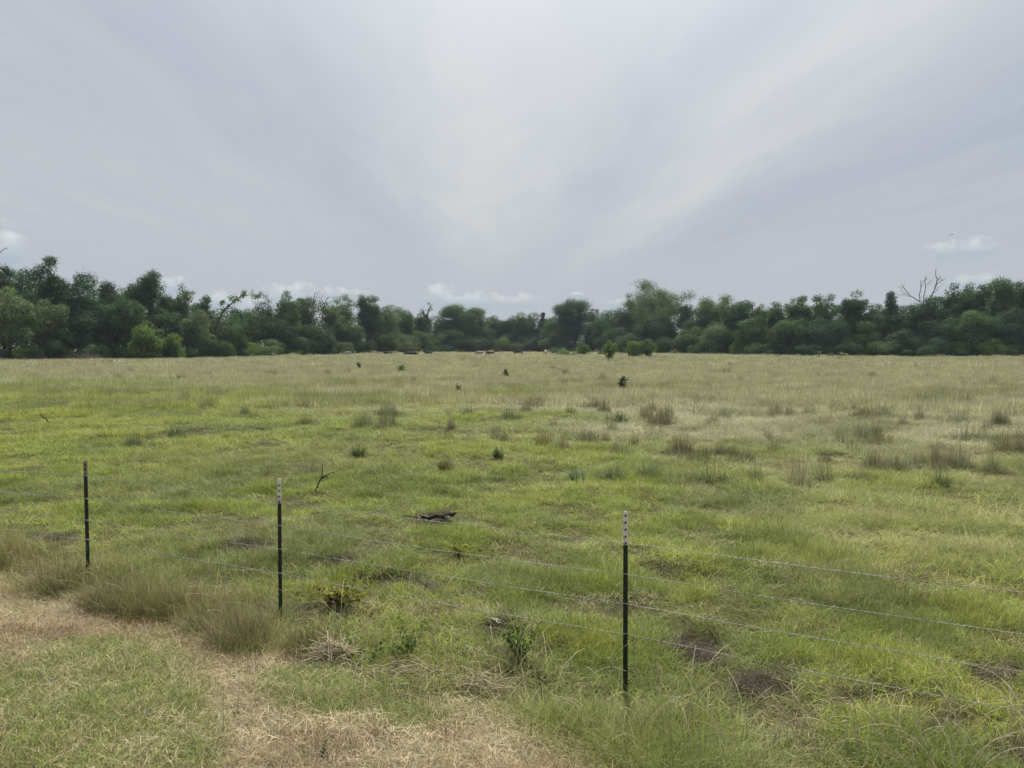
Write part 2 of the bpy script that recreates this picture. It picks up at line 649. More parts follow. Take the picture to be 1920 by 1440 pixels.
def scatter(name, label, pro, pts, scl, tint, tilt=.12, kind='stuff'):
    n = len(pts)
    me = bpy.data.meshes.new(name)
    me.vertices.add(n)
    me.vertices.foreach_set('co', np.asarray(pts, np.float32).ravel())
    rot = np.stack([rng.normal(0, tilt, n), rng.normal(0, tilt, n), rng.uniform(0, 2 * np.pi, n)], 1)
    for nm, typ, arr in (('rot', 'FLOAT_VECTOR', rot), ('scl', 'FLOAT_VECTOR', scl), ('tint', 'FLOAT_VECTOR', tint)):
        a = me.attributes.new(nm, typ, 'POINT')
        a.data.foreach_set('vector', np.asarray(arr, np.float32).ravel())
    a = me.attributes.new('pick', 'INT', 'POINT')
    a.data.foreach_set('value', rng.integers(0, len(pro), n).astype(np.int32))
    o = link(name, me)
    tag(o, label, 'grass', kind=kind)
    tr = bpy.data.node_groups.new(name, 'GeometryNodeTree')
    tr.interface.new_socket('Geometry', in_out='INPUT', socket_type='NodeSocketGeometry')
    tr.interface.new_socket('Geometry', in_out='OUTPUT', socket_type='NodeSocketGeometry')
    N, L = tr.nodes, tr.links
    gi, go = N.new('NodeGroupInput'), N.new('NodeGroupOutput')
    jn = N.new('GeometryNodeJoinGeometry')
    for p in pro:
        oi = N.new('GeometryNodeObjectInfo')
        oi.inputs['Object'].default_value = p
        oi.inputs['As Instance'].default_value = False
        gt = N.new('GeometryNodeGeometryToInstance')
        L.new(oi.outputs['Geometry'], gt.inputs[0])
        L.new(gt.outputs[0], jn.inputs[0])
    ip = N.new('GeometryNodeInstanceOnPoints')
    ip.inputs['Pick Instance'].default_value = True

    def na(nm, dt):
        x = N.new('GeometryNodeInputNamedAttribute')
        x.data_type = dt
        x.inputs['Name'].default_value = nm
        return x.outputs[0]
    L.new(gi.outputs[0], ip.inputs['Points'])
    L.new(jn.outputs[0], ip.inputs['Instance'])
    L.new(na('pick', 'INT'), ip.inputs['Instance Index'])
    er = N.new('FunctionNodeEulerToRotation')
    L.new(na('rot', 'FLOAT_VECTOR'), er.inputs[0])
    L.new(er.outputs[0], ip.inputs['Rotation'])
    L.new(na('scl', 'FLOAT_VECTOR'), ip.inputs['Scale'])
    L.new(ip.outputs[0], go.inputs[0])
    md = o.modifiers.new('blades', 'NODES')
    md.node_group = tr
    return o


AZ = R(46)


def ring_points(r0, r1, dens):
    n = int(AZ * (r1 * r1 - r0 * r0) * dens)
    a = rng.uniform(-AZ, AZ, n)
    r = np.sqrt(rng.uniform(r0 * r0, r1 * r1, n))
    return r * np.sin(a), r * np.cos(a)


def mixc(a, b, t):
    return np.asarray(a)[None] * (1 - t)[:, None] + np.asarray(b)[None] * t[:, None]


G_DEEP, G_MID, G_YEL, G_OLIVE, STRAW = (.200, .278, .048), (.290, .370, .058), (.345, .405, .074), (.235, .265, .120), (.455, .455, .305)


def field_tint(x, y, n):
    """colour of the pasture: patches of deep, mid and yellow green, paling to straw far out"""
    l = lush(x, y)
    p = fbm(x * .55, y * .55, 81, 4)
    p2 = fbm(x * .16, y * .16, 83, 3)
    p3 = fbm(x * 2.1, y * 2.1, 89, 2)
    g = mixc(G_DEEP, G_MID, sstep(p + (p3 - .5) * .5, .34, .50))
    t = sstep(p * .55 + p2 * .45, .46, .60)
    g = g * (1 - t)[:, None] + np.asarray(G_YEL)[None] * t[:, None]
    t = sstep(fbm(x * .3, y * .3, 85, 3), .58, .70) * .45
    g = g * (1 - t)[:, None] + np.asarray(G_OLIVE)[None] * t[:, None]
    d = np.sqrt(x * x + y * y)
    s = mixc(G_OLIVE, STRAW, (.2 + .8 * sstep(fbm(x * .35, y * .35, 87, 4), .30, .58)) * sstep(d, 75, 35) + (.70 + .9 * (fbm(x * 1.3, y * .7, 88, 3) - .5)) * (1 - sstep(d, 75, 35)))
    s = np.clip(s, .02, 1)
    s = s * (1 - .0 * d)[:, None]
    c = g * l[:, None] + s * (1 - l)[:, None]
    return c * rng.normal(1, .20, (n, 1)).clip(.5, 1.6)


gm_ = [M['grass']]
P_TURF = protos('turf_tuft', 6, lambda k: blade_mesh('turf_tuft', gm_, blades(44, .15, .06, .21, (.2, 1.7), .0052, 100 + k, spread=.25), blades(5, .12, .16, .30, (.1, .9), .005, 130 + k, spread=.2)))
P_TALL = protos('meadow_tuft', 6, lambda k: blade_mesh('meadow_tuft', gm_, blades(50, .20, .12, .46, (.15, 1.6), .0046, 200 + k, spread=.2), blades(8, .18, .36, .66, (.05, .8), .0042, 230 + k, spread=.2)))
P_MOWN = protos('mown_tuft', 5, lambda k: blade_mesh('mown_tuft', gm_, blades(48, .16, .025, .085, (.4, 1.6), .0048, 300 + k)))
P_LIT = protos('straw_litter', 5, lambda k: blade_mesh('straw_litter', [M['dry']], blades(60, .2, .03, .15, (1, 1), .0027, 400 + k, flat=True, spread=0.0), blades(5, .2, .14, .26, (1, 1), .0034, 450 + k, flat=True, spread=0.0)))
P_FAR = protos('meadow_patch', 6, lambda k: blade_mesh('meadow_patch', gm_, blades(150, .62, .22, .62, (.1, 1.0), .017, 500 + k, segs=2), blades(16, .6, .5, .8, (.0, .4), .013, 530 + k, segs=2)))
P_FARS = protos('pasture_patch', 5, lambda k: blade_mesh('pasture_patch', gm_, blades(170, .55, .07, .26, (.3, 1.2), .014, 600 + k, segs=2)))
P_HOR = protos('meadow_swath', 6, lambda k: blade_mesh('meadow_swath', gm_, blades(240, 1.7, .25, .72, (.0, .9), .045, 700 + k, segs=2), blades(20, 1.7, .6, .9, (0, .3), .03, 730 + k, segs=2)))


def put_field():
    # --- near and middle pasture, fine tufts
    X_, Y_, S_, T_, K_ = [], [], [], [], []
    for r0, r1, dens, sc in ((2.2, 8.5, 330, 1.0), (8.5, 13, 190, 1.15), (13, 20, 95, 1.45), (20, 32, 42, 1.9)):
        x, y = ring_points(r0, r1, dens)
        z = height(x, y)
        m_, b_ = mown(x, y), bare(x, y, z)
        l = lush(x, y)
        cl = fbm(x * 1.1, y * 1.1, 91, 3)
        keep = rng.uniform(0, 1, len(x)) < (1 - m_) * (1 - .985 * b_) * np.clip(.42 + (cl - .42) * 3.0, .14, 1)
        x, y, z, l, cl, b_ = (q[keep] for q in (x, y, z, l, cl, b_))
        n = len(x)
        t, s = ts(x, y)
        bnd = np.interp(t, BT, BS)
        px, py = project(x, y, z)
        band = sstep(s - bnd, -1.25, -.5)                           # uncut strip along the verge
        hh = .52 + 1.1 * (cl - .35) + rng.normal(0, .18, n)
        hh = np.clip(hh, .35, 1.7) * (1 - .5 * b_)
        tall = (rng.uniform(0, 1, n) < np.clip((1 - l) * .75 + band * .55, 0, .85))
        tint = field_tint(x, y, n)
        leftb = band * sstep(px, 700, 420)
        bcol = mixc((.28, .25, .13), (.235, .255, .09), sstep(fbm(x * 2, y * 2, 95, 2), .4, .6)) * rng.normal(1, .15, (n, 1)).clip(.6, 1.4)
        tint = tint * (1 - leftb * .8)[:, None] + bcol * (leftb * .8)[:, None]
        rightb = band * sstep(px, 600, 900)
        bcol2 = mixc((.27, .285, .085), (.20, .265, .06), sstep(fbm(x * 2, y * 2, 97, 2), .4, .6)) * rng.normal(1, .13, (n, 1)).clip(.6, 1.4)
        tint = tint * (1 - rightb * .7)[:, None] + bcol2 * (rightb * .7)[:, None]
        hh = hh * (1 + .4 * band * sstep(px, 900, 500))
        hh[tall] *= np.where(band[tall] > .4, .75, .62)
        xy = sc * rng.uniform(.8, 1.2, n)
        S = np.stack([xy, xy, hh * (sc ** .35)], 1)
        X_.append(np.stack([x, y, z - .01], 1)); S_.append(S); T_.append(tint); K_.append(tall)
    P, S, T, K = (np.concatenate(q) for q in (X_, S_, T_, K_))
    scatter('pasture_grass', 'short green pasture grass around and beyond the wire fence', P_TURF, P[~K], S[~K], T[~K])
    scatter('tall_grass', 'taller seeding grass mixed through the pasture and along the fence', P_TALL, P[K], S[K], T[K])
    # --- mown verge
    x, y = ring_points(.8, 11, 300)
    z = height(x, y)
    m_, g_ = mown(x, y), greenmow(x, y, z)
    keep = rng.uniform(0, 1, len(x)) < m_ * np.clip(g_ * 1.05 + .10, 0, 1)
    x, y, z, g_ = (q[keep] for q in (x, y, z, g_))
    n = len(x)
    tint = mixc((.37, .335, .16), (.275, .345, .10), sstep(g_ + rng.normal(0, .2, n), .25, .75)) * rng.normal(1, .14, (n, 1)).clip(.6, 1.4)
    xy = rng.uniform(.8, 1.2, n)
    scatter('mown_grass', 'short mown green grass on the near verge', P_MOWN, np.stack([x, y, z - .004], 1), np.stack([xy, xy, rng.uniform(.6, 1.5, n)], 1), tint, .15)
    # --- dry litter on the verge, thinner elsewhere
    x, y = ring_points(.8, 11, 150)
    z = height(x, y)
    m_, g_ = mown(x, y), greenmow(x, y, z)
    keep = rng.uniform(0, 1, len(x)) < m_ * np.clip(1.0 - .72 * g_, .2, 1) + (1 - m_) * .05 * (1 - bare(x, y, z))
    x, y, z = x[keep], y[keep], z[keep]
    n = len(x)
    tn = fbm(x * 1.6, y * 1.6, 101, 3)
    tint = mixc((.43, .365, .24), (.30, .235, .15), sstep(tn, .42, .62)) * rng.normal(1, .26, (n, 1)).clip(.6, 1.5)
    xy = rng.uniform(.7, 1.3, n)
    scatter('dry_straw', 'dry tan straw littering the mown verge', P_LIT, np.stack([x, y, z], 1), np.stack([xy, xy, rng.uniform(.7, 1.6, n)], 1), tint, .06)
    # --- dark dead leaves and twigs on the bare soil
    x, y = ring_points(3.5, 18, 70)
    z = height(x, y)
    b_ = bare(x, y, z) * (1 - mown(x, y))
    keep = rng.uniform(0, 1, len(x)) < sstep(b_, .2, .6)
    x, y, z = x[keep], y[keep], z[keep]
    n = len(x)
    tint = mixc((.030, .026, .020), (.24, .205, .15), rng.uniform(0, 1, n) ** 4)
    xy = rng.uniform(.5, 1.0, n)
    scatter('dead_leaf_litter', 'dark broken litter on the muddy bare patches', P_LIT, np.stack([x, y, z], 1), np.stack([xy, xy, rng.uniform(.8, 2.4, n)], 1), tint, .15)
    # --- stubby reddish dry stems on the tan ground
    x, y = ring_points(.8, 11, 80)
    z = height(x, y)
    m_, g_ = mown(x, y), greenmow(x, y, z)
    keep = rng.uniform(0, 1, len(x)) < m_ * np.clip(1 - g_ * 1.2, 0, 1) * sstep(fbm(x * 1.9, y * 1.9, 103, 3), .42, .56)
    x, y, z = x[keep], y[keep], z[keep]
    n = len(x)
    tint = mixc((.20, .115, .062), (.33, .235, .135), rng.uniform(0, 1, n))
    xy = rng.uniform(.7, 1.1, n)
    scatter('dry_stubble', 'reddish brown dead stubble standing on the tan verge', P_TURF, np.stack([x, y, z - .005], 1), np.stack([xy, xy, rng.uniform(.4, 1.0, n)], 1), tint, .12)
    # --- 32 m to the trees
    PA, SA, TA, PB, SB, TB = [], [], [], [], [], []
    for r0, r1, dens, sc in ((32, 55, 14, 1.0), (55, 95, 6.0, 1.35)):
        x, y = ring_points(r0, r1, dens)
        l = lush(x, y)
        cl = fbm(x * .8, y * .8, 111, 3)
        n = len(x)
        sh = rng.uniform(0, 1, n) < l
        tint = field_tint(x, y, n) * (1 + (cl - .5) * .5)[:, None]
        z = height(x, y) - .02
        xy = sc * rng.uniform(.8, 1.25, n)
        hz_ = np.clip(.75 + (cl - .45) * 1.3 + rng.normal(0, .15, n), .4, 1.5)
        p_ = np.stack([x, y, z], 1); s_ = np.stack([xy, xy, hz_], 1)
        PA.append(p_[sh]); SA.append(s_[sh]); TA.append(tint[sh]); PB.append(p_[~sh]); SB.append(s_[~sh]); TB.append(tint[~sh])
    scatter('far_pasture_grass', 'bright green short grass on the far side of the near pasture', P_FARS, *(np.concatenate(q) for q in (PA, SA, TA)))
    scatter('far_meadow_grass', 'pale seeding meadow grass in the middle of the field', P_FAR, *(np.concatenate(q) for q in (PB, SB, TB)))
    PB, SB, TB = [], [], []
    for r0, r1, dens, sc in ((95, 170, 1.35, 1.0), (170, 330, .5, 1.5)):
        x, y = ring_points(r0, r1, dens)
        n = len(x)
        cl = fbm(x * .2, y * .2, 113, 3)
        tint = field_tint(x, y, n) * (1.06 + (cl - .5) * .2)[:, None]
        xy = sc * rng.uniform(.8, 1.25, n)
        PB.append(np.stack([x, y, height(x, y) - .02], 1)); SB.append(np.stack([xy, xy, np.clip(.8 + (cl - .45) * .4 + rng.normal(0, .18, n), .4, 1.4) * (1 - .5 * sstep(y, 215, 250))], 1)); TB.append(tint)
    scatter('horizon_grass', 'straw coloured tall grass reaching to the foot of the trees', P_HOR, *(np.concatenate(q) for q in (PB, SB, TB)))


put_field()


# ------------------------------------------------------------------ leaves and trees
def leaf_quads(cen, out, size, g, aspect=.6, up=.35):
    """one small bent-free leaf spray per centre, loosely facing outwards"""
    n = len(cen)
    nrm = out * 1.15 + g.normal(0, .55, (n, 3)) + np.array((0, 0, up))
    nrm /= np.linalg.norm(nrm, axis=1, keepdims=True) + 1e-9
    t = np.cross(nrm, g.normal(0, 1, (n, 3)))
    t /= np.linalg.norm(t, axis=1, keepdims=True) + 1e-9
    b = np.cross(nrm, t)
    L = size * g.uniform(.55, 1.35, n)[:, None]
    W = L * aspect * g.uniform(.7, 1.3, n)[:, None]
    v = np.stack([cen - t * L * .5, cen + b * W * .5 - t * L * .06, cen + t * L * .5, cen - b * W * .5 + t * L * .08], 1).reshape(-1, 3)
    q = np.arange(n)[:, None] * 4 + np.arange(4)[None]
    return v, q


LOBE = [None]      # the clump value of the leaves made last


def lobes_to_leaves(lobes, per_m2, size, g, shell=.55, aspect=.6, gap=.25):
    Cn, On, Lb = [], [], []
    for (c, r) in lobes:
        r = np.asarray(r, float)
        n = max(8, int(per_m2 * 4 * math.pi * (r.mean() ** 2)))
        d = g.normal(0, 1, (n, 3)); d /= np.linalg.norm(d, axis=1, keepdims=True)
        k = (shell + (1.08 - shell) * g.uniform(0, 1, n) ** .6)[:, None]
        # clumpy: leaves gather round twig tips, leaving holes
        f = vnoise(d[:, 0] * 2.6 + c[0] * 3.1, d[:, 1] * 2.6 + d[:, 2] * 3.3 + c[2] * 2.7, 5)
        keep = f > gap
        k = k * (.80 + .42 * f[:, None])
        d, k = d[keep], k[keep]
        Cn.append(np.asarray(c)[None] + d * k * r[None])
        On.append(d)
        Lb.append(np.full(len(d), g.uniform(0, 1)))
    cen, out = np.concatenate(Cn), np.concatenate(On)
    v, q = leaf_quads(cen, out, size, g, aspect)
    LOBE[0] = np.concatenate(Lb)
    return v, q


def leaf_mesh(name, v, q, mats, g, nper=4):
    a = g.uniform(0, 1, len(q))
    if LOBE[0] is not None:
        k = min(len(q), len(LOBE[0]))
        a[:k] = .45 * a[:k] + .55 * LOBE[0][:k]
        LOBE[0] = None
    lv = np.repeat(a, nper)
    return np_mesh(name, v, [q], mats, {'lv': ('POINT', 'FLOAT', lv)})


def build_tree(name, loc, h, wd, style, colr, seed, label, group='trees along the far edge of the pasture', cat='tree', lean=0.0):
    g = np.random.default_rng(seed)
    root = empty(name, loc, 0.0)
    tag(root, label, cat, group)
    tb = Tubes(6)
    P = dict(cb=.14, nl=34, lr=(.13, .21), dens=42, size=.31, shell=.62, gap=.24, env='round')
    P.update({
        'round': {}, 'full': dict(cb=.05, nl=46, lr=(.12, .19)), 'airy': dict(cb=.15, nl=54, lr=(.08, .14), dens=26, gap=.34, shell=.2),
        'open': dict(cb=.10, nl=80, lr=(.085, .14), dens=44, gap=.30, shell=.4), 'lolli': dict(cb=.52, nl=30, lr=(.13, .20), dens=34, gap=.30, shell=.35),
        'vase': dict(cb=.25, nl=44, lr=(.11, .16), env='vase', shell=.3), 'cedar': dict(cb=.06, nl=44, lr=(.12, .2), env='cone', size=.26, dens=46),
        'column': dict(cb=.08, nl=30, lr=(.20, .30)), 'bush': dict(cb=.0, nl=30, lr=(.12, .22), size=.3, gap=.36),
        'shrub': dict(cb=.0, nl=12, lr=(.2, .32), size=.24, dens=40), 'sparse': dict(cb=.1, nl=16, lr=(.09, .15), dens=20, gap=.42, shell=.2),
    }[style])
    cb = P['cb']
    zc, az_, ax = (cb + 1) / 2 * h, (1 - cb) / 2 * h, wd / 2
    lobes = []
    slim = min(max(1.0, (h / wd) / 1.5), 2.2) ** .5 if P['env'] == 'round' else 1.0
    for k in range(int(P['nl'] * slim)):
        d = g.normal(0, 1, 3); d /= np.linalg.norm(d)
        rr_ = g.uniform(.35, .86) if k % 4 else g.uniform(0, .4)
        lr = g.uniform(*P['lr']) * wd * slim
        lr = min(lr, h * .3)
        if P['env'] == 'cone':
            f = g.uniform(0, 1) ** .8
            a = g.uniform(0, 6.28)
            ra = ax * (1 - f) * g.uniform(.4, .85)
            c = np.array((ra * math.cos(a), ra * math.sin(a), h * (cb + (0.93 - cb) * f)))
            lr *= (1.15 - .8 * f)
        elif P['env'] == 'vase':
            a = g.uniform(0, 6.28); f = g.uniform(.15, 1)
            ra = ax * (.25 + .6 * f) * g.uniform(.3, 1)
            c = np.array((ra * math.cos(a), ra * math.sin(a), h * (cb + (.9 - cb) * f * (1 - .25 * (ra / ax) ** 2))))
        else:
            c = np.array((d[0] * rr_ * ax, d[1] * rr_ * ax, zc + d[2] * rr_ * az_))
            c[:2] += g.normal(0, .06 * wd, 2)
        c[2] = min(c[2], h - lr * .55)
        c[2] = max(c[2], lr * .7)
        if lean:
            c[0] += lean * (c[2] / h) ** 1.5 * h
        lobes.append((c, (lr * g.uniform(.9, 1.35), lr * g.uniform(.9, 1.3), lr * g.uniform(.6, .95))))
    # stretch the cluster so that it fills exactly the height and width asked for
    tp = max(c[2] + .85 * r[2] for c, r in lobes)
    xs_ = [c[0] - .8 * r[0] for c, r in lobes] + [c[0] + .8 * r[0] for c, r in lobes]
    kx = wd / max(max(xs_) - min(xs_), .01)
    kx = min(max(kx, .7), 1.3) if not lean else 1.0
    lobes = [(np.array((c[0] * kx, c[1] * kx, c[2] * h / tp)), (r[0] * kx, r[1] * kx, r[2] * h / tp)) for c, r in lobes]
    # trunk and limbs
    top = np.array((lean * h * .8, 0, h * .86)) + np.append(g.normal(0, .03 * h, 2), 0)
    tr = bez((0, 0, -.15), np.array((lean * .2 * h, 0, h * .45)) + np.append(g.normal(0, .04 * h, 2), 0), top, 9)
    r0 = max(.05, h * (.013 if style in ('airy', 'lolli', 'sparse') else .017)) if style not in ('bush', 'shrub') else .05
    tb.add(tr, np.linspace(r0, r0 * .18, 9))
    for (c, r) in lobes[::1 if style in ('airy', 'open', 'vase', 'lolli', 'sparse') else 2]:
        f = np.clip((c[2] / h) * g.uniform(.35, .8), .05, .85)
        s = tr[int(f * 8)]
        mid = (s + c) / 2 + np.array((0, 0, .06 * h)) + g.normal(0, .025 * h, 3)
        tb.add(bez(s, mid, c, 6), np.linspace(r0 * .38, r0 * .07, 6))
        if style in ('airy', 'open', 'lolli', 'vase'):
            for _ in range(3):
                e = c + g.normal(0, 1, 3) * np.array(r) * .8 + np.array((0, 0, r[2] * .5))
                tb.add(bez(c, (c + e) / 2 + g.normal(0, .1, 3), e, 4), np.linspace(r0 * .09, r0 * .03, 4))
    link('trunk', tb.mesh('trunk', [M['bark']]), root)
    sz = P['size'] * (1.0 if h > 6 else .8)
    v, q = lobes_to_leaves(lobes, P['dens'] * (.30 / sz) ** 2 * .50, sz, g, P['shell'], .62, P['gap'])
    # stray sprays that roughen the outline
    cs = np.array([c for c, _ in lobes]); rs = np.array([r for _, r in lobes])
    k = g.integers(0, len(cs), int(len(q) * .2))
    d = g.normal(0, 1, (len(k), 3)); d /= np.linalg.norm(d, axis=1, keepdims=True); d[:, 2] = np.abs(d[:, 2]) * 1.1
    v2, q2 = leaf_quads(cs[k] + d * rs[k] * g.uniform(.95, 1.4, (len(k), 1)), d, sz * .75, g)
    link('crown', leaf_mesh('crown', np.concatenate([v, v2]), np.concatenate([q, q2 + len(v)]), [LEAF[colr]], g), root)
    return root


DX = (-700, -300, 0, 300, 480, 640, 800, 960, 1100, 1250, 1440, 1700, 1920, 2300, 2700)
DD = (100, 115, 125, 140, 165, 200, 270, 300, 280, 220, 180, 165, 155, 140, 120)


def depth(px):
    return float(np.interp(px, DX, DD))


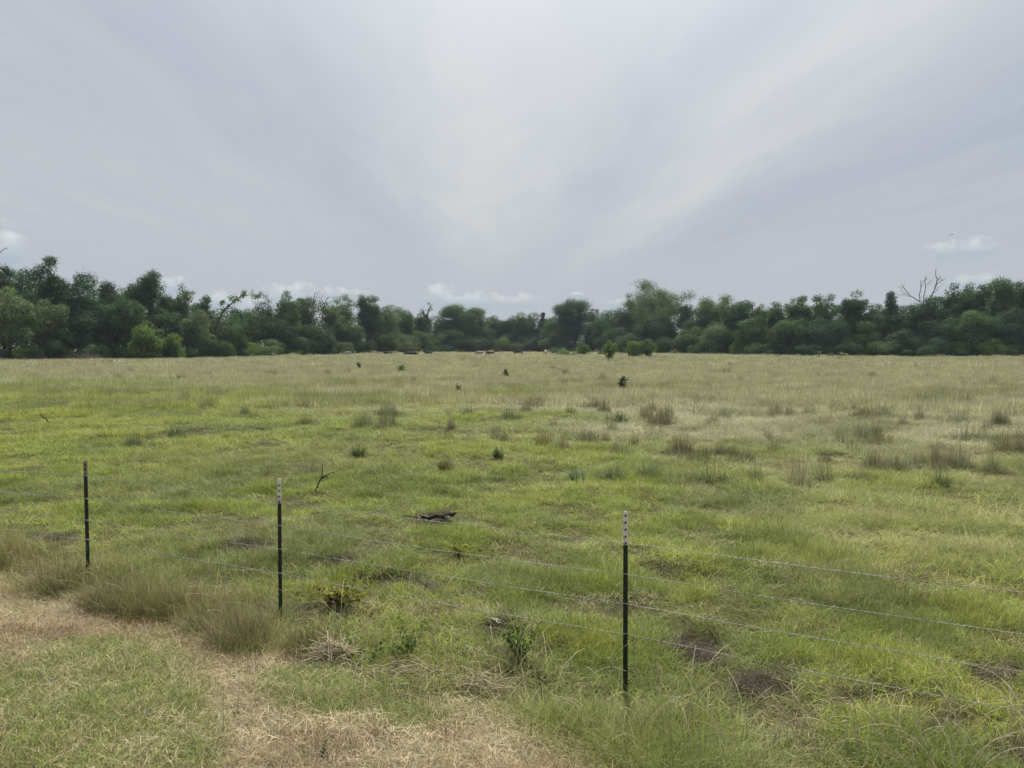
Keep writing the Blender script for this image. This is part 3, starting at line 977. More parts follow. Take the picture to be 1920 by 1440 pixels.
# column, top row, width in photo pixels, style, leaf colour, metres behind the wood's edge, short name, label
TREES = [
    (8, 497, 56, 'open', 'dk', 14, 'dark edge tree', 'dark open tree at the very edge of the view above the sage bushy tree'),
    (52, 506, 66, 'round', 'blue', 18, 'dull broad tree', 'dull broad tree between the dark edge tree and the ragged tall one'),
    (102, 482, 62, 'open', 'dk', 8, 'ragged tall tree', 'ragged tall dark tree, highest of the wood on its side, with holes in its top'),
    (150, 513, 76, 'full', 'blue', 6, 'big smooth green tree', 'big full green tree sloping down beside the ragged tall tree'),
    (204, 528, 44, 'round', 'dk', 14, 'small peaked tree', 'small dark peaked tree in the dip before the round-headed tree'),
    (232, 540, 46, 'round', 'md', 18, 'low dip tree', 'mid green tree low in the dip just before the round-headed tree'),
    (255, 532, 44, 'full', 'dk', 12, 'dark shoulder tree', 'dark tree at the shoulder of the round-headed tree'),
    (280, 508, 54, 'lolli', 'blue', 8, 'round-headed tree', 'tree with a neat ball crown on a bare trunk against the sky'),
    (316, 552, 44, 'round', 'dk', 14, 'low dark gap tree', 'low dark tree in the gap after the round-headed tree'),
    (343, 532, 40, 'airy', 'pale', 8, 'pale feathery tree', 'pale feathery tree with thin see-through top near the round-headed tree'),
    (382, 554, 52, 'open', 'md', 14, 'lumpy green tree', 'lumpy green tree between the pale feathery tree and the leaning snag'),
    (447, 577, 26, 'round', 'dk', 16, 'tiny dark knob', 'small dark knob-shaped tree beneath the leaning snag'),
    (472, 588, 40, 'round', 'md', 20, 'low saddle tree', 'low tree in the saddle just past the leaning snag'),
    (500, 552, 34, 'airy', 'md', 12, 'thin wispy tree', 'thin wispy tree beside the tall pale-topped tree'),
    (540, 545, 48, 'open', 'pale', 8, 'tall pale-topped tree', 'tall pale green tree with a rounded top catching the light'),
    (568, 556, 40, 'open', 'md', 14, 'twin green tree', 'green tree close behind the tall pale-topped tree'),
    (622, 572, 44, 'airy', 'pale', 8, 'sage leaning tree', 'sage green loose tree between the bare poles and the upright airy tree'),
    (648, 550, 44, 'airy', 'pale', 10, 'upright airy tree', 'upright airy tree with feathery pale top near the bare poles'),
    (690, 554, 48, 'open', 'dk', 8, 'dark forked tree', 'dark tree with a spiky two-part top beside the domed pale one'),
    (718, 570, 52, 'round', 'pale', 6, 'domed pale tree', 'domed pale green tree before the viny snag'),
    (756, 578, 50, 'full', 'md', 8, 'plain green tree', 'plain full green tree just before the viny snag'),
    (788, 588, 36, 'round', 'dk', 14, 'snag hugging tree', 'dark tree pressed against the viny snag'),
    (828, 592, 44, 'round', 'md', 12, 'low mid tree', 'low green tree between the viny snag and the fan-topped tree'),
    (862, 572, 64, 'vase', 'md', 8, 'fan-topped tree', 'tree with a wide fan of arching branches in the middle of the wood'),
    (902, 578, 38, 'airy', 'pale', 12, 'narrow airy tree', 'narrow airy tree just past the fan-topped tree'),
    (928, 592, 44, 'round', 'dk', 14, 'dark low tree', 'dark low tree behind the grazing white cow'),
    (955, 598, 44, 'full', 'blue', 12, 'flat bluish tree', 'flat-topped bluish tree behind the brown cow'),
    (982, 587, 46, 'round', 'md', 10, 'rounded green tree', 'rounded green tree above the black cow'),
    (1018, 586, 42, 'cedar', 'dk', 14, 'dark jagged tree', 'dark jagged tree just before the tall vase-shaped tree'),
    (1038, 594, 40, 'round', 'md', 8, 'soft green tree', 'soft green tree at the foot of the vase-shaped tree'),
    (1076, 563, 66, 'vase', 'blue', 8, 'vase-shaped tree', 'vase-shaped tree with plume-like top standing above its neighbours'),
    (1114, 578, 24, 'airy', 'md', 12, 'thin spire tree', 'thin spindly tree in the notch past the vase-shaped tree'),
    (1138, 584, 56, 'full', 'md', 8, 'broad low tree', 'broad low tree between the vase-shaped tree and the great open tree'),
    (1178, 578, 60, 'full', 'dk', 8, 'broad dark tree', 'broad dark tree at the near foot of the great open tree'),
    (1192, 549, 46, 'airy', 'md', 14, 'side spray tree', 'thin-topped tree leaning on the near side of the great open tree'),
    (1236, 526, 96, 'airy', 'pale', 10, 'great open tree', 'great spreading tree with sky showing through its tall leafy crown'),
    (1288, 570, 30, 'round', 'dk', 12, 'small dark tree', 'small dark tree tucked against the far side of the great open tree'),
    (1336, 553, 64, 'airy', 'pale', 14, 'grey feathery tree', 'grey green feathery tree with thin dead-looking twigs on top'),
    (1310, 582, 60, 'full', 'blue', 8, 'broad bluish tree', 'broad bluish tree below the grey feathery tree'),
    (1382, 566, 56, 'full', 'dk', 8, 'dark heavy tree', 'dark heavy-crowned tree past the grey feathery tree'),
    (1424, 570, 34, 'open', 'md', 12, 'small rough tree', 'small rough-topped tree at the end of the broad low stretch'),
    (1456, 566, 34, 'open', 'md', 10, 'light-edged tree', 'light-edged ragged tree before the tall double-crowned one'),
    (1496, 554, 56, 'open', 'md', 8, 'double-crowned tree', 'tall double-crowned tree before the umbrella-topped one'),
    (1542, 552, 54, 'open', 'md', 10, 'umbrella-topped tree', 'umbrella-topped tree with sky showing beneath its outer branch'),
    (1602, 545, 60, 'open', 'dk', 8, 'dark solid round tree', 'dark solid round tree standing clear of the skyline'),
    (1642, 570, 40, 'airy', 'md', 12, 'thin filler tree', 'thin low tree between the dark solid round tree and the spiky cedar'),
    (1668, 547, 58, 'cedar', 'dk', 8, 'spiky cedar', 'spiky dark cedar beside the bleached antler-like snag'),
    (1702, 570, 54, 'full', 'md', 6, 'snag skirt tree', 'green tree covering the foot of the bleached antler-like snag'),
    (1746, 556, 56, 'full', 'blue', 6, 'snag back tree', 'bluish tree between the two forks of the bleached snag'),
    (1782, 532, 44, 'open', 'dk', 10, 'dark tufted tree', 'dark tufted tree just past the bleached snag'),
    (1812, 532, 36, 'open', 'dk', 12, 'branchy dark tree', 'dark branchy tree second past the bleached snag'),
    (1842, 532, 40, 'open', 'md', 12, 'knobbly tree', 'knobbly green tree before the highest rounded one'),
    (1884, 521, 56, 'round', 'md', 8, 'high rounded tree', 'high rounded tree near the other edge of the view'),
    (1920, 528, 44, 'open', 'dk', 10, 'far edge tree', 'dark tree cut by the edge of the view beside the high rounded one'),
    # --- second storey in front
    (18, 541, 74, 'full', 'pale', 0, 'sage bushy tree', 'sage bushy tree reaching the ground at the edge of the view'),
    (92, 562, 66, 'full', 'pale', 1, 'light green lit tree', 'light green tree with lit outer sprays in front of the ragged tall tree'),
    (150, 585, 70, 'bush', 'dk', 1, 'dark hollow tree', 'dark hollow-looking tree behind the heap of dead brush'),
    (200, 572, 52, 'full', 'blue', 2, 'shady bluish tree', 'shady bluish tree between the dead brush and the bright shrub'),
    (238, 562, 56, 'full', 'md', 1, 'domed bushy tree', 'domed bushy tree right behind the bright yellow-green shrub'),
    (310, 576, 54, 'full', 'dk', 3, 'shaded thicket tree', 'shaded tree under the round-headed tree'),
    (366, 584, 64, 'full', 'pale', 1, 'soft sage tree', 'soft sage tree with drooping crown below the pale feathery tree'),
    (432, 596, 60, 'full', 'md', 2, 'rounded thicket tree', 'rounded green tree at the foot of the leaning snag'),
    (520, 602, 60, 'full', 'dk', 3, 'shadowed tree', 'shadowed tree below the tall pale-topped tree'),
    (590, 612, 62, 'full', 'dk', 0, 'dark domed tree', 'dark domed tree in front of the bare poles'),
    (652, 604, 56, 'full', 'md', 2, 'bright-faced tree', 'green tree below the upright airy tree'),
    (722, 614, 46, 'full', 'pale', 0, 'pale hanging tree', 'pale tree with hanging foliage below the domed pale tree'),
    (780, 622, 48, 'full', 'md', 2, 'viny mound tree', 'viny mound of a tree at the foot of the viny snag'),
    (842, 618, 56, 'full', 'md', 2, 'low green mound tree', 'low green mound of a tree below the fan-topped tree'),
    (900, 614, 56, 'full', 'dk', 3, 'dim back tree', 'dim tree behind the grazing cattle'),
    (960, 622, 56, 'full', 'dk', 2, 'dim low tree', 'dim low tree behind the black cow'),
    (1012, 628, 34, 'column', 'cedar', 0, 'black upright cedar', 'blackish upright cedar standing out before the paler wood'),
    (1046, 616, 50, 'full', 'md', 3, 'grey green tree', 'grey green tree below the vase-shaped tree'),
    (1112, 612, 36, 'column', 'dk', 1, 'dark narrow tree', 'dark narrow tree in shade before the yellowing sapling'),
    (1170, 610, 64, 'full', 'blue', 2, 'shaded broad tree', 'shaded broad tree behind the yellowing sapling'),
    (1236, 604, 68, 'full', 'dk', 2, 'dark belly tree', 'dark broad tree under the great open tree'),
    (1294, 614, 42, 'full', 'yel', 0, 'sunlit small tree', 'sunlit yellow green small tree in front of the broad bluish tree'),
    (1352, 606, 66, 'full', 'pale', 1, 'tiered tree', 'tree with pale lit tiers of foliage below the dark heavy tree'),
    (1412, 594, 60, 'full', 'md', 2, 'wide lit tree', 'wide tree with lit upper side past the tiered tree'),
    (1478, 600, 66, 'full', 'md', 2, 'rough-faced tree', 'rough-faced tree beneath the double-crowned tree'),
    (1552, 598, 72, 'full', 'blue', 2, 'wide shaded tree', 'wide shaded tree below the umbrella-topped tree'),
    (1622, 604, 64, 'full', 'md', 2, 'leafy slope tree', 'leafy sloping tree below the dark solid round tree'),
    (1688, 620, 60, 'full', 'dk', 0, 'dark dome tree', 'dark dome of foliage in front of the bleached snag'),
    (1758, 600, 66, 'full', 'blue', 2, 'long-skirted tree', 'tree with a long skirt of leaves past the dark dome'),
    (1826, 584, 70, 'full', 'md', 2, 'thick green tree', 'thick green tree below the knobbly tree'),
    (1896, 580, 76, 'full', 'blue', 2, 'massive edge tree', 'massive dull tree below the high rounded one'),
    # --- just outside the frame, for a step aside
    (-70, 500, 80, 'full', 'md', 6, 'outer tree', 'full green tree just beyond the dark edge tree'),
    (1990, 522, 80, 'full', 'dk', 6, 'other outer tree', 'full dark tree just beyond the far edge tree'),
]
TREE_SHORT = []
for k, (px, top, wpx, style, colr, back, short, label) in enumerate(TREES):
    d = depth(px) + back
    p = at(px, d)
    h = zat(top, d) - p.z
    wd = wpx * d / F * 1.22
    build_tree('tree', p, h, wd, style, colr, 1000 + k, label)
    TREE_SHORT.append((px, short))

# low shrubs along the foot of the wood, each named after the tree it stands under
used = set()
SHR = ('md', 'dk', 'weed', 'pale', 'dk', 'md', 'blue')
WORD = {'md': 'green', 'dk': 'dark', 'weed': 'fresh green', 'pale': 'grey green', 'blue': 'dull green', 'yel': 'bright yellow-green'}


def foot_label(px, adj):
    for _, sh in sorted((abs(a - px), b) for a, b in TREE_SHORT):
        lab = '%s shrub in the grass at the foot of the %s' % (adj, sh)
        if lab not in used:
            used.add(lab)
            return lab


x = -20
k = 0
while x < 1940:
    cl = SHR[k % len(SHR)]
    d = depth(x) - 2.5 + random.uniform(-1, 2)
    hp = random.uniform(20, 40)
    build_tree('shrub', at(x, d), hp * d / F, random.uniform(34, 58) * d / F, 'shrub', cl, 2000 + k,
               foot_label(x, ('low ' if hp < 30 else 'tall ') + WORD[cl]), 'shrubs along the foot of the wood', 'shrub')
    x += random.uniform(24, 40)
    k += 1
# shrubs and saplings that stand out in front of the wood
for k, (px, base, hp, wpx, style, colr, label) in enumerate((
    (272, 674, 74, 60, 'bush', 'yel', 'bright yellow-green shrub standing in front of the domed bushy tree'),
    (322, 674, 52, 46, 'bush', 'weed', 'yellowish green shrub next to the bright yellow-green one'),
    (1142, 680, 43, 38, 'airy', 'yel', 'yellowing sapling with a ball crown on a thin stem in the field'),
    (1188, 674, 34, 34, 'bush', 'yel', 'light green rounded bush nearest to the yellowing sapling'),
    (1214, 674, 38, 34, 'bush', 'pale', 'greyer rounded bush second from the yellowing sapling'),
    (1062, 670, 18, 44, 'shrub', 'pale', 'flat pale green shrub in the grass below the vase-shaped tree'),
    (1092, 669, 27, 26, 'shrub', 'weed', 'yellow green shrub beside the flat pale green one'),
    (1536, 674, 24, 14, 'sparse', 'pale', 'pale spindly sapling in the grass before the wide shaded tree'),
    (1558, 674, 15, 14, 'sparse', 'yel', 'small yellowish sapling next to the pale spindly one'),
    (500, 670, 22, 50, 'shrub', 'pale', 'low sage scrub in the grass before the shadowed tree'),
    (545, 668, 16, 40, 'shrub', 'weed', 'low yellowish scrub next to the low sage scrub'),
    (1040, 667, 14, 20, 'shrub', 'pale', 'small sage bush by the lone far white cow'),
)):
    d = min(depth(px) - 5, CAM_Z * F / max(base - 650, 10))
    build_tree('sapling' if 'sapling' in label else 'shrub', at(px, d), hp * d / F, wpx * d / F, style, colr, 2500 + k, label, None, 'sapling' if 'sapling' in label else 'shrub')


# the mass of the wood behind, read as one
def woodland():
    g = np.random.default_rng(77)
    sx = [t[0] for t in TREES[:54]]; sy = [t[1] for t in TREES[:54]]
    o = np.argsort(sx)
    sx, sy = np.array(sx)[o], np.array(sy)[o]
    sy = np.array([np.percentile(sy[max(0, q - 2):q + 3], 70) for q in range(len(sy))])
    lob = []
    for k in range(3800):
        px = g.uniform(-800, 2750)
        d = depth(px) + g.uniform(5, 46)
        loc_top = np.interp(px, sx, sy)
        hmax = (650 - min(loc_top + 3, 602)) / F * d + CAM_Z
        z = hmax * (g.uniform(.05, .5) if k % 2 else g.uniform(.3, .95))
        p = at(px, d)
        r = g.uniform(.9, 2.0)
        lob.append((np.array((p.x, p.y, p.z + z - r * .5)), (r * 1.3, r * 1.1, r * .85)))
    v, q = lobes_to_leaves(lob, 6.5, .36, g, .45, .62, .26)
    o = link('woodland', leaf_mesh('woodland', v, q, [LEAF['dk']], g))
    tag(o, 'dark mass of the wood closing the gaps behind the nearer trees', 'wood', kind='stuff')


woodland()


# dead trees
def limb_tree(tb, start, dirv, length, r, depth_, g, curl=.25, fork=2):
    pts = [np.asarray(start, float)]
    d = np.asarray(dirv, float); d /= np.linalg.norm(d)
    n = 6
    for _ in range(n):
        d = d + g.normal(0, curl / n * 1.6, 3) + np.array((0, 0, .03))
        d /= np.linalg.norm(d)
        pts.append(pts[-1] + d * length / n)
    r1 = r * (.5 if depth_ else .25)
    tb.add(pts, np.linspace(r, r1, n + 1))
    if depth_ > 0:
        for _ in range(fork):
            k = g.integers(3, n + 1)
            nd = d + g.normal(0, .65, 3) * np.array((1, .6, .5))
            limb_tree(tb, pts[k], nd, length * g.uniform(.45, .75), r1 * .9, depth_ - 1, g, curl, fork)


def poly_tree(name, label, px, d, lines, mat, r0, cat='dead tree', leaves=None, seed=5):
    """a bare tree laid out by its limbs: each limb a list of photo pixels, at the tree's own depth, with a sideways spread in depth"""
    g = np.random.default_rng(seed)
    p0 = at(px, d)
    root = empty(name, p0)
    tag(root, label, cat)
    tb = Tubes(6)
    ends = []
    for ln, rs in lines:
        pts = []
        dy = 0.0
        sl = g.uniform(-.35, .35)
        for k, (a, b) in enumerate(ln):
            q = at(a, d)
            pts.append((q.x - p0.x, sl * k * .8, zat(b, d) - p0.z))
        pts = np.array(pts)
        # smooth
        t = np.linspace(0, len(pts) - 1, len(pts) * 3)
        sm = np.stack([np.interp(t, np.arange(len(pts)), pts[:, c]) for c in range(3)], 1)
        sm += g.normal(0, .04, sm.shape)
        tb.add(sm, np.linspace(r0 * rs, r0 * rs * .35, len(sm)))
        for _ in range(3):
            e = sm[g.integers(len(sm) // 2, len(sm))]
            dd = g.normal(0, 1, 3); dd[2] = abs(dd[2])
            tb.add([e, e + dd * .35, e + dd * .8 + np.array((0, 0, .1))], [r0 * .16, r0 * .1, r0 * .05])
        ends.append(sm)
    link('trunk', tb.mesh('trunk', [mat]), root)
    if leaves:
        colr, rad, skip = leaves
        lob = []
        for sm in ends:
            for q in sm[int(len(sm) * skip):]:
                for _ in range(2):
                    c = q + g.normal(0, rad * .7, 3)
                    lob.append((c, (rad * g.uniform(.7, 1.2),) * 3))
        v, q = lobes_to_leaves(lob, 7, .32, g, .2, .6, .34)
        link('crown', leaf_mesh('crown', v, q, [LEAF[colr]], g), root)
    return root


D0 = depth(1725) + 9
poly_tree('dead_tree', 'bleached leafless snag forking like antlers above the trees', 1722, D0, [
    ([(1722, 668), (1724, 600), (1723, 566)], 1.0),
    ([(1723, 566), (1712, 560), (1700, 552), (1690, 540), (1684, 536)], .55),
    ([(1706, 556), (1690, 553), (1681, 553)], .3),
    ([(1700, 552), (1690, 548), (1688, 540), (1684, 537)], .3),
    ([(1723, 566), (1722, 552), (1724, 540), (1728, 530), (1734, 524), (1737, 522)], .5),
    ([(1724, 540), (1722, 530), (1724, 527)], .3),
    ([(1724, 600), (1730, 566), (1732, 550), (1735, 540), (1734, 530), (1736, 518)], .6),
    ([(1735, 534), (1740, 529), (1742, 526)], .3),
    ([(1730, 580), (1742, 556), (1748, 545), (1752, 530), (1752, 524), (1749, 512), (1749, 503)], .7),
    ([(1752, 530), (1758, 522), (1760, 520)], .3),
    ([(1750, 536), (1760, 528), (1764, 526), (1771, 522)], .4),
    ([(1745, 552), (1756, 543), (1760, 539)], .35),
], M['deadwood'], .21, seed=11)
D1 = depth(430) - 1
poly_tree('dead_tree', 'leaning snag with sparse leaves along its long upper arm', 402, D1, [
    ([(400, 660), (402, 622), (412, 600), (424, 580), (440, 568), (456, 556), (464, 549)], 1.0),
    ([(456, 556), (470, 553), (478, 556), (490, 553)], .25), ([(424, 580), (418, 572), (420, 566)], .4), ([(440, 568), (436, 560), (440, 556)], .35)],
    M['bark'], .22, leaves=('pale', .55, .45), seed=12)
poly_tree('dead_tree', 'bare dead pole with thin forked top beside the upright airy tree', 584, depth(585) + 6, [
    ([(584, 668), (585, 610), (587, 580), (588, 565), (591, 548)], 1.0), ([(587, 585), (580, 572), (579, 562)], .45), ([(588, 572), (594, 560), (597, 549)], .45)], M['deadwood'], .24, seed=13)
poly_tree('dead_tree', 'thin bare dead tree with a spread of twigs by the bare pole', 606, depth(606) + 6, [
    ([(600, 668), (603, 610), (607, 580), (611, 562), (618, 556)], 1.0), ([(606, 585), (602, 566), (601, 556)], .5), ([(609, 572), (604, 560), (606, 553)], .4)], M['deadwood'], .2, seed=14)
poly_tree('dead_tree', 'broken viny snag leaning up to a sharp point', 797, depth(797) + 2, [
    ([(796, 668), (797, 625), (800, 600), (803, 585), (808, 573)], 1.0), ([(800, 600), (795, 588), (793, 582)], .5)], M['bark'], .5, leaves=('dk', .6, .05), seed=15)
poly_tree('dead_tree', 'bare twig tip reaching up behind the dark edge tree', 0, depth(0) + 12, [
    ([(-4, 668), (-3, 520), (-1, 492), (4, 476), (10, 468), (20, 465)], 1.0), ([(-1, 492), (2, 484), (1, 476)], .4)], M['deadwood'], .12, seed=16)

# heap of grey dead brush in front of the wood
g = np.random.default_rng(21)
d = depth(160) - 6
p0 = at(162, d)
root = empty('brush_pile', p0)
tag(root, 'wide heap of grey dead brush in front of the dark hollow tree', 'brush pile')
tb = Tubes(4)
for k in range(420):
    bx = g.normal(0, 2.5)
    hh = max(.25, 2.2 * math.exp(-(bx / 3.6) ** 2) * g.uniform(.3, 1.1))
    s = np.array((bx, g.normal(0, .9), g.uniform(-.05, hh * .7)))
    dv = np.array((g.normal(0, 1), g.normal(0, .7), g.uniform(-.2, .6)))
    limb_tree(tb, s, dv, g.uniform(.7, 1.9), g.uniform(.015, .035), 0, g, .9)
link('dead_branches', tb.mesh('dead_branches', [M['deadwood']]), root)['kind'] = 'stuff'

# ------------------------------------------------------------------ fence
m, nt = new_mat('post_green')
tcd = nt.n('ShaderNodeTexCoord')
nz = nt.noise(tcd.outputs['Object'], 22.0, 5.0, .6)
finish(m, nt, principled(nt, nt.mix(nt.ss(nz, .5, .75), (.012, .022, .014), (.040, .045, .034)), .55, spec=.35))
M['post'] = m
m, nt = new_mat('post_white')
tcd = nt.n('ShaderNodeTexCoord')
nz = nt.noise(tcd.outputs['Object'], 30.0, 5.0, .65)
finish(m, nt, principled(nt, nt.mix(nt.ss(nz, .52, .72), (.66, .65, .63), (.40, .34, .28)), .6))
M['white'] = m
m, nt = new_mat('post_worn')
tcd = nt.n('ShaderNodeTexCoord')
nz = nt.noise(tcd.outputs['Object'], 30.0, 5.0, .65)
finish(m, nt, principled(nt, nt.mix(nt.ss(nz, .35, .65), (.12, .105, .10), (.22, .20, .19)), .7))
M['worn'] = m
m, nt = new_mat('rust')
finish(m, nt, principled(nt, (.06, .025, .014), .8))
M['rust'] = m
m, nt = new_mat('galvanised_wire')
tcd = nt.n('ShaderNodeTexCoord')
nz = nt.noise(tcd.outputs['Object'], 3.0, 4.0, .6)
finish(m, nt, principled(nt, nt.mix(nt.ss(nz, .4, .7), (.38, .38, .36), (.20, .18, .16)), .6, .2))
M['wire'] = m


def tee(bm, z0, z1):
    """T section, the flange facing -y"""
    for (x0, x1, y0, y1) in ((-.0175, .0175, -.004, 0.0), (-.0025, .0025, 0.0, .034)):
        vs = [bm.verts.new((x, y, z)) for z in (z0, z1) for (x, y) in ((x0, y0), (x1, y0), (x1, y1), (x0, y1))]
        for f in ((3, 2, 1, 0), (4, 5, 6, 7), (0, 1, 5, 4), (1, 2, 6, 5), (2, 3, 7, 6), (3, 0, 4, 7)):
            bm.faces.new([vs[q] for q in f])


def studs(bm, z0, z1, mi):
    z = z0
    while z < z1:
        r = bmesh.ops.create_cube(bm, size=1.0)
        for v in r['verts']:
            s = .72 if v.co.y < 0 else 1.0
            v.co = Vector((v.co.x * .015 * s, -.0075 + v.co.y * .008, z + v.co.z * .016 * s))
        for f in {f for v in r['verts'] for f in v.link_faces}:
            f.material_index = mi
        z += .0535


POSTS = [((.872, 5.62), 1.345, .255, 'white', (1.112, .871, .642, .408)), ((-2.222, 7.05), 1.345, .235, 'white', (1.138, .90, .674, .442)),
         ((-4.665, 8.10), 1.352, .16, 'worn', (1.20, .945, .708, .494)), ((-7.05, 9.06), 1.35, .25, 'white', (1.17, .93, .70, .47)),
         ((3.86, 4.21), 1.33, .255, 'white', (1.085, .83, .595, .345))]
fence = empty('wire_fence', (.84, 5.63, 0))
tag(fence, 'four-strand barbed wire fence on dark green steel posts crossing the foreground', 'fence')
fo = Vector(fence.location)
faceang = math.atan2(FU[1], FU[0])
for k, ((x, y), top, capl, capm, zs) in enumerate(POSTS):
    gz0 = float(height(x, y))
    bm = bmesh.new()
    tee(bm, -.12, top - capl - gz0)
    studs(bm, .10, top - capl - gz0 - .03, 0)
    me = bpy.data.meshes.new('fence_post'); bm.to_mesh(me); bm.free()
    me.materials.append(M['post'])
    post = link('fence_post', me, fence, Vector((x, y, gz0)) - fo)
    post.rotation_euler = (R(random.uniform(-.6, .6)), R((-.35, .3, .2, 0, .4)[k]), faceang + R(22))
    bm = bmesh.new()
    tee(bm, top - capl - gz0 + .0005, top - gz0)
    studs(bm, top - capl - gz0 + .012, top - gz0 - .01, 1)
    me = bpy.data.meshes.new('painted_tip'); bm.to_mesh(me); bm.free()
    me.materials.append(M[capm]); me.materials.append(M['rust'])
    tip = link('painted_tip', me, post)
    if capm == 'worn':
        post['label'] = 'post with a grey weathered tip, farthest along the fence'
    else:
        tip['label'] = 'white painted post tip'
    for z in zs:
        tb = Tubes(5)
        zz = z - gz0
        tb.add([(-.020, .010, zz - .012), (-.019, -.009, zz - .002), (0, -.0145, zz + .004), (.019, -.009, zz - .002), (.020, .010, zz - .012)], .0022)
        link('wire_clip', tb.mesh('wire_clip', [M['wire']]), post)
order = [3, 2, 1, 0, 4]
for s in range(4):
    tb = Tubes(4)
    off = Vector((FN[0], FN[1], 0)) * .021
    nodes = [Vector((POSTS[q][0][0], POSTS[q][0][1], POSTS[q][4][s])) + off for q in order]
    g = np.random.default_rng(900 + s)
    for a, b in zip(nodes[:-1], nodes[1:]):
        L = (b - a).length
        n = int(L / .011)
        t = np.linspace(0, 1, n)
        base = np.array(a)[None] * (1 - t)[:, None] + np.array(b)[None] * t[:, None]
        base[:, 2] -= .014 * np.sin(np.pi * t) * (1 + .4 * g.uniform(-1, 1)) - .0015 * np.sin(np.pi * t * g.uniform(3, 6))
        ph = t * L / .085 * 2 * np.pi
        nn = np.array((FN[0], FN[1], 0)); up = np.array((0, 0, 1.0))
        for sg in (0, np.pi):
            tb.add(base + .00145 * (np.cos(ph + sg)[:, None] * nn + np.sin(ph + sg)[:, None] * up), .0014)
        nb = int(L / .125)
        for q in range(nb):
            c = base[int((q + .5) / nb * (n - 1))]
            dv = np.array((FU[0], FU[1], 0))
            a_ = g.uniform(0, 6.28)
            for sg in (-1, 1):
                o = nn * math.cos(a_ + sg) + up * math.sin(a_ + sg)
                tb.add([c - o * .013 + dv * .004 * sg, c + dv * .002 * sg + o * .004, c + o * .013 + dv * .006 * sg], [.0008, .0014, .0008])
            tb.add([c - dv * .008, c, c + dv * .008], .003)
    wobj = link('barbed_wire', tb.mesh('barbed_wire', [M['wire']]), fence, -fo)

# ------------------------------------------------------------------ things standing in the pasture
def one_blade_material(name, col, tip=(.36, .30, .18), tipamt=.3):
    return grass_material(name, False, col, tip, tipamt, .3)


BL = {
    'brown': one_blade_material('tussock_brown', (.20, .185, .090)), 'olive': one_blade_material('tussock_olive', (.165, .165, .06)),
    'bluegreen': one_blade_material('tussock_bluegreen', (.155, .205, .10), (.33, .34, .22)), 'green': one_blade_material('tussock_green', (.075, .125, .030)),
    'straw': one_blade_material('cut_straw', (.40, .31, .185), (.5, .42, .28)), 'redbrown': one_blade_material('dead_weed', (.205, .188, .112), (.26, .21, .15), .3),
    'greybrown': one_blade_material('dry_weed', (.27, .265, .165), (.37, .35, .23), .3), 'darkweed': one_blade_material('dark_weed', (.18, .205, .105), (.30, .29, .17), .3),
}


def tussock(name, p, wd, h, colr, seed, label, cat, group=None, n=620, lean=(.1, 1.1)):
    ex = blades(n, wd * .34, h * .45, h, lean, .0055 * max(1, p.y / 9), seed)
    ex2 = blades(n // 6, wd * .3, h * .8, h * 1.2, (.05, .55), .0045 * max(1, p.y / 9), seed + 1)
    o = link(name, blade_mesh(name, [BL[colr]], ex, ex2), None, p - Vector((0, 0, .02)))
    return tag(o, label, cat, group)


for k, (px, py, wd, h, colr, label) in enumerate((
    (112, 1108, .85, .50, 'brown', 'shaggy brown grass tussock under the worn-tipped post, nearest the edge of the view'),
    (205, 1140, .75, .46, 'brown', 'brown grass tussock just past the worn-tipped post'),
    (300, 1160, .80, .46, 'olive', 'olive grass tussock third along the mown edge from the worn-tipped post'),
    (395, 1190, .60, .40, 'olive', 'smaller olive tussock between the long row and the darkest one'),
    (452, 1215, .72, .52, 'brown', 'darkest tall brown tussock with a shadowed foot near the middle post'),
    (585, 1228, .60, .38, 'olive', 'loose olive tussock just behind the heap of cut straw'),
)):
    tussock('grass_tussock', gp(px, py), wd, h, colr, 3000 + 2 * k, label, 'grass clump', 'tussocks along the mown edge')


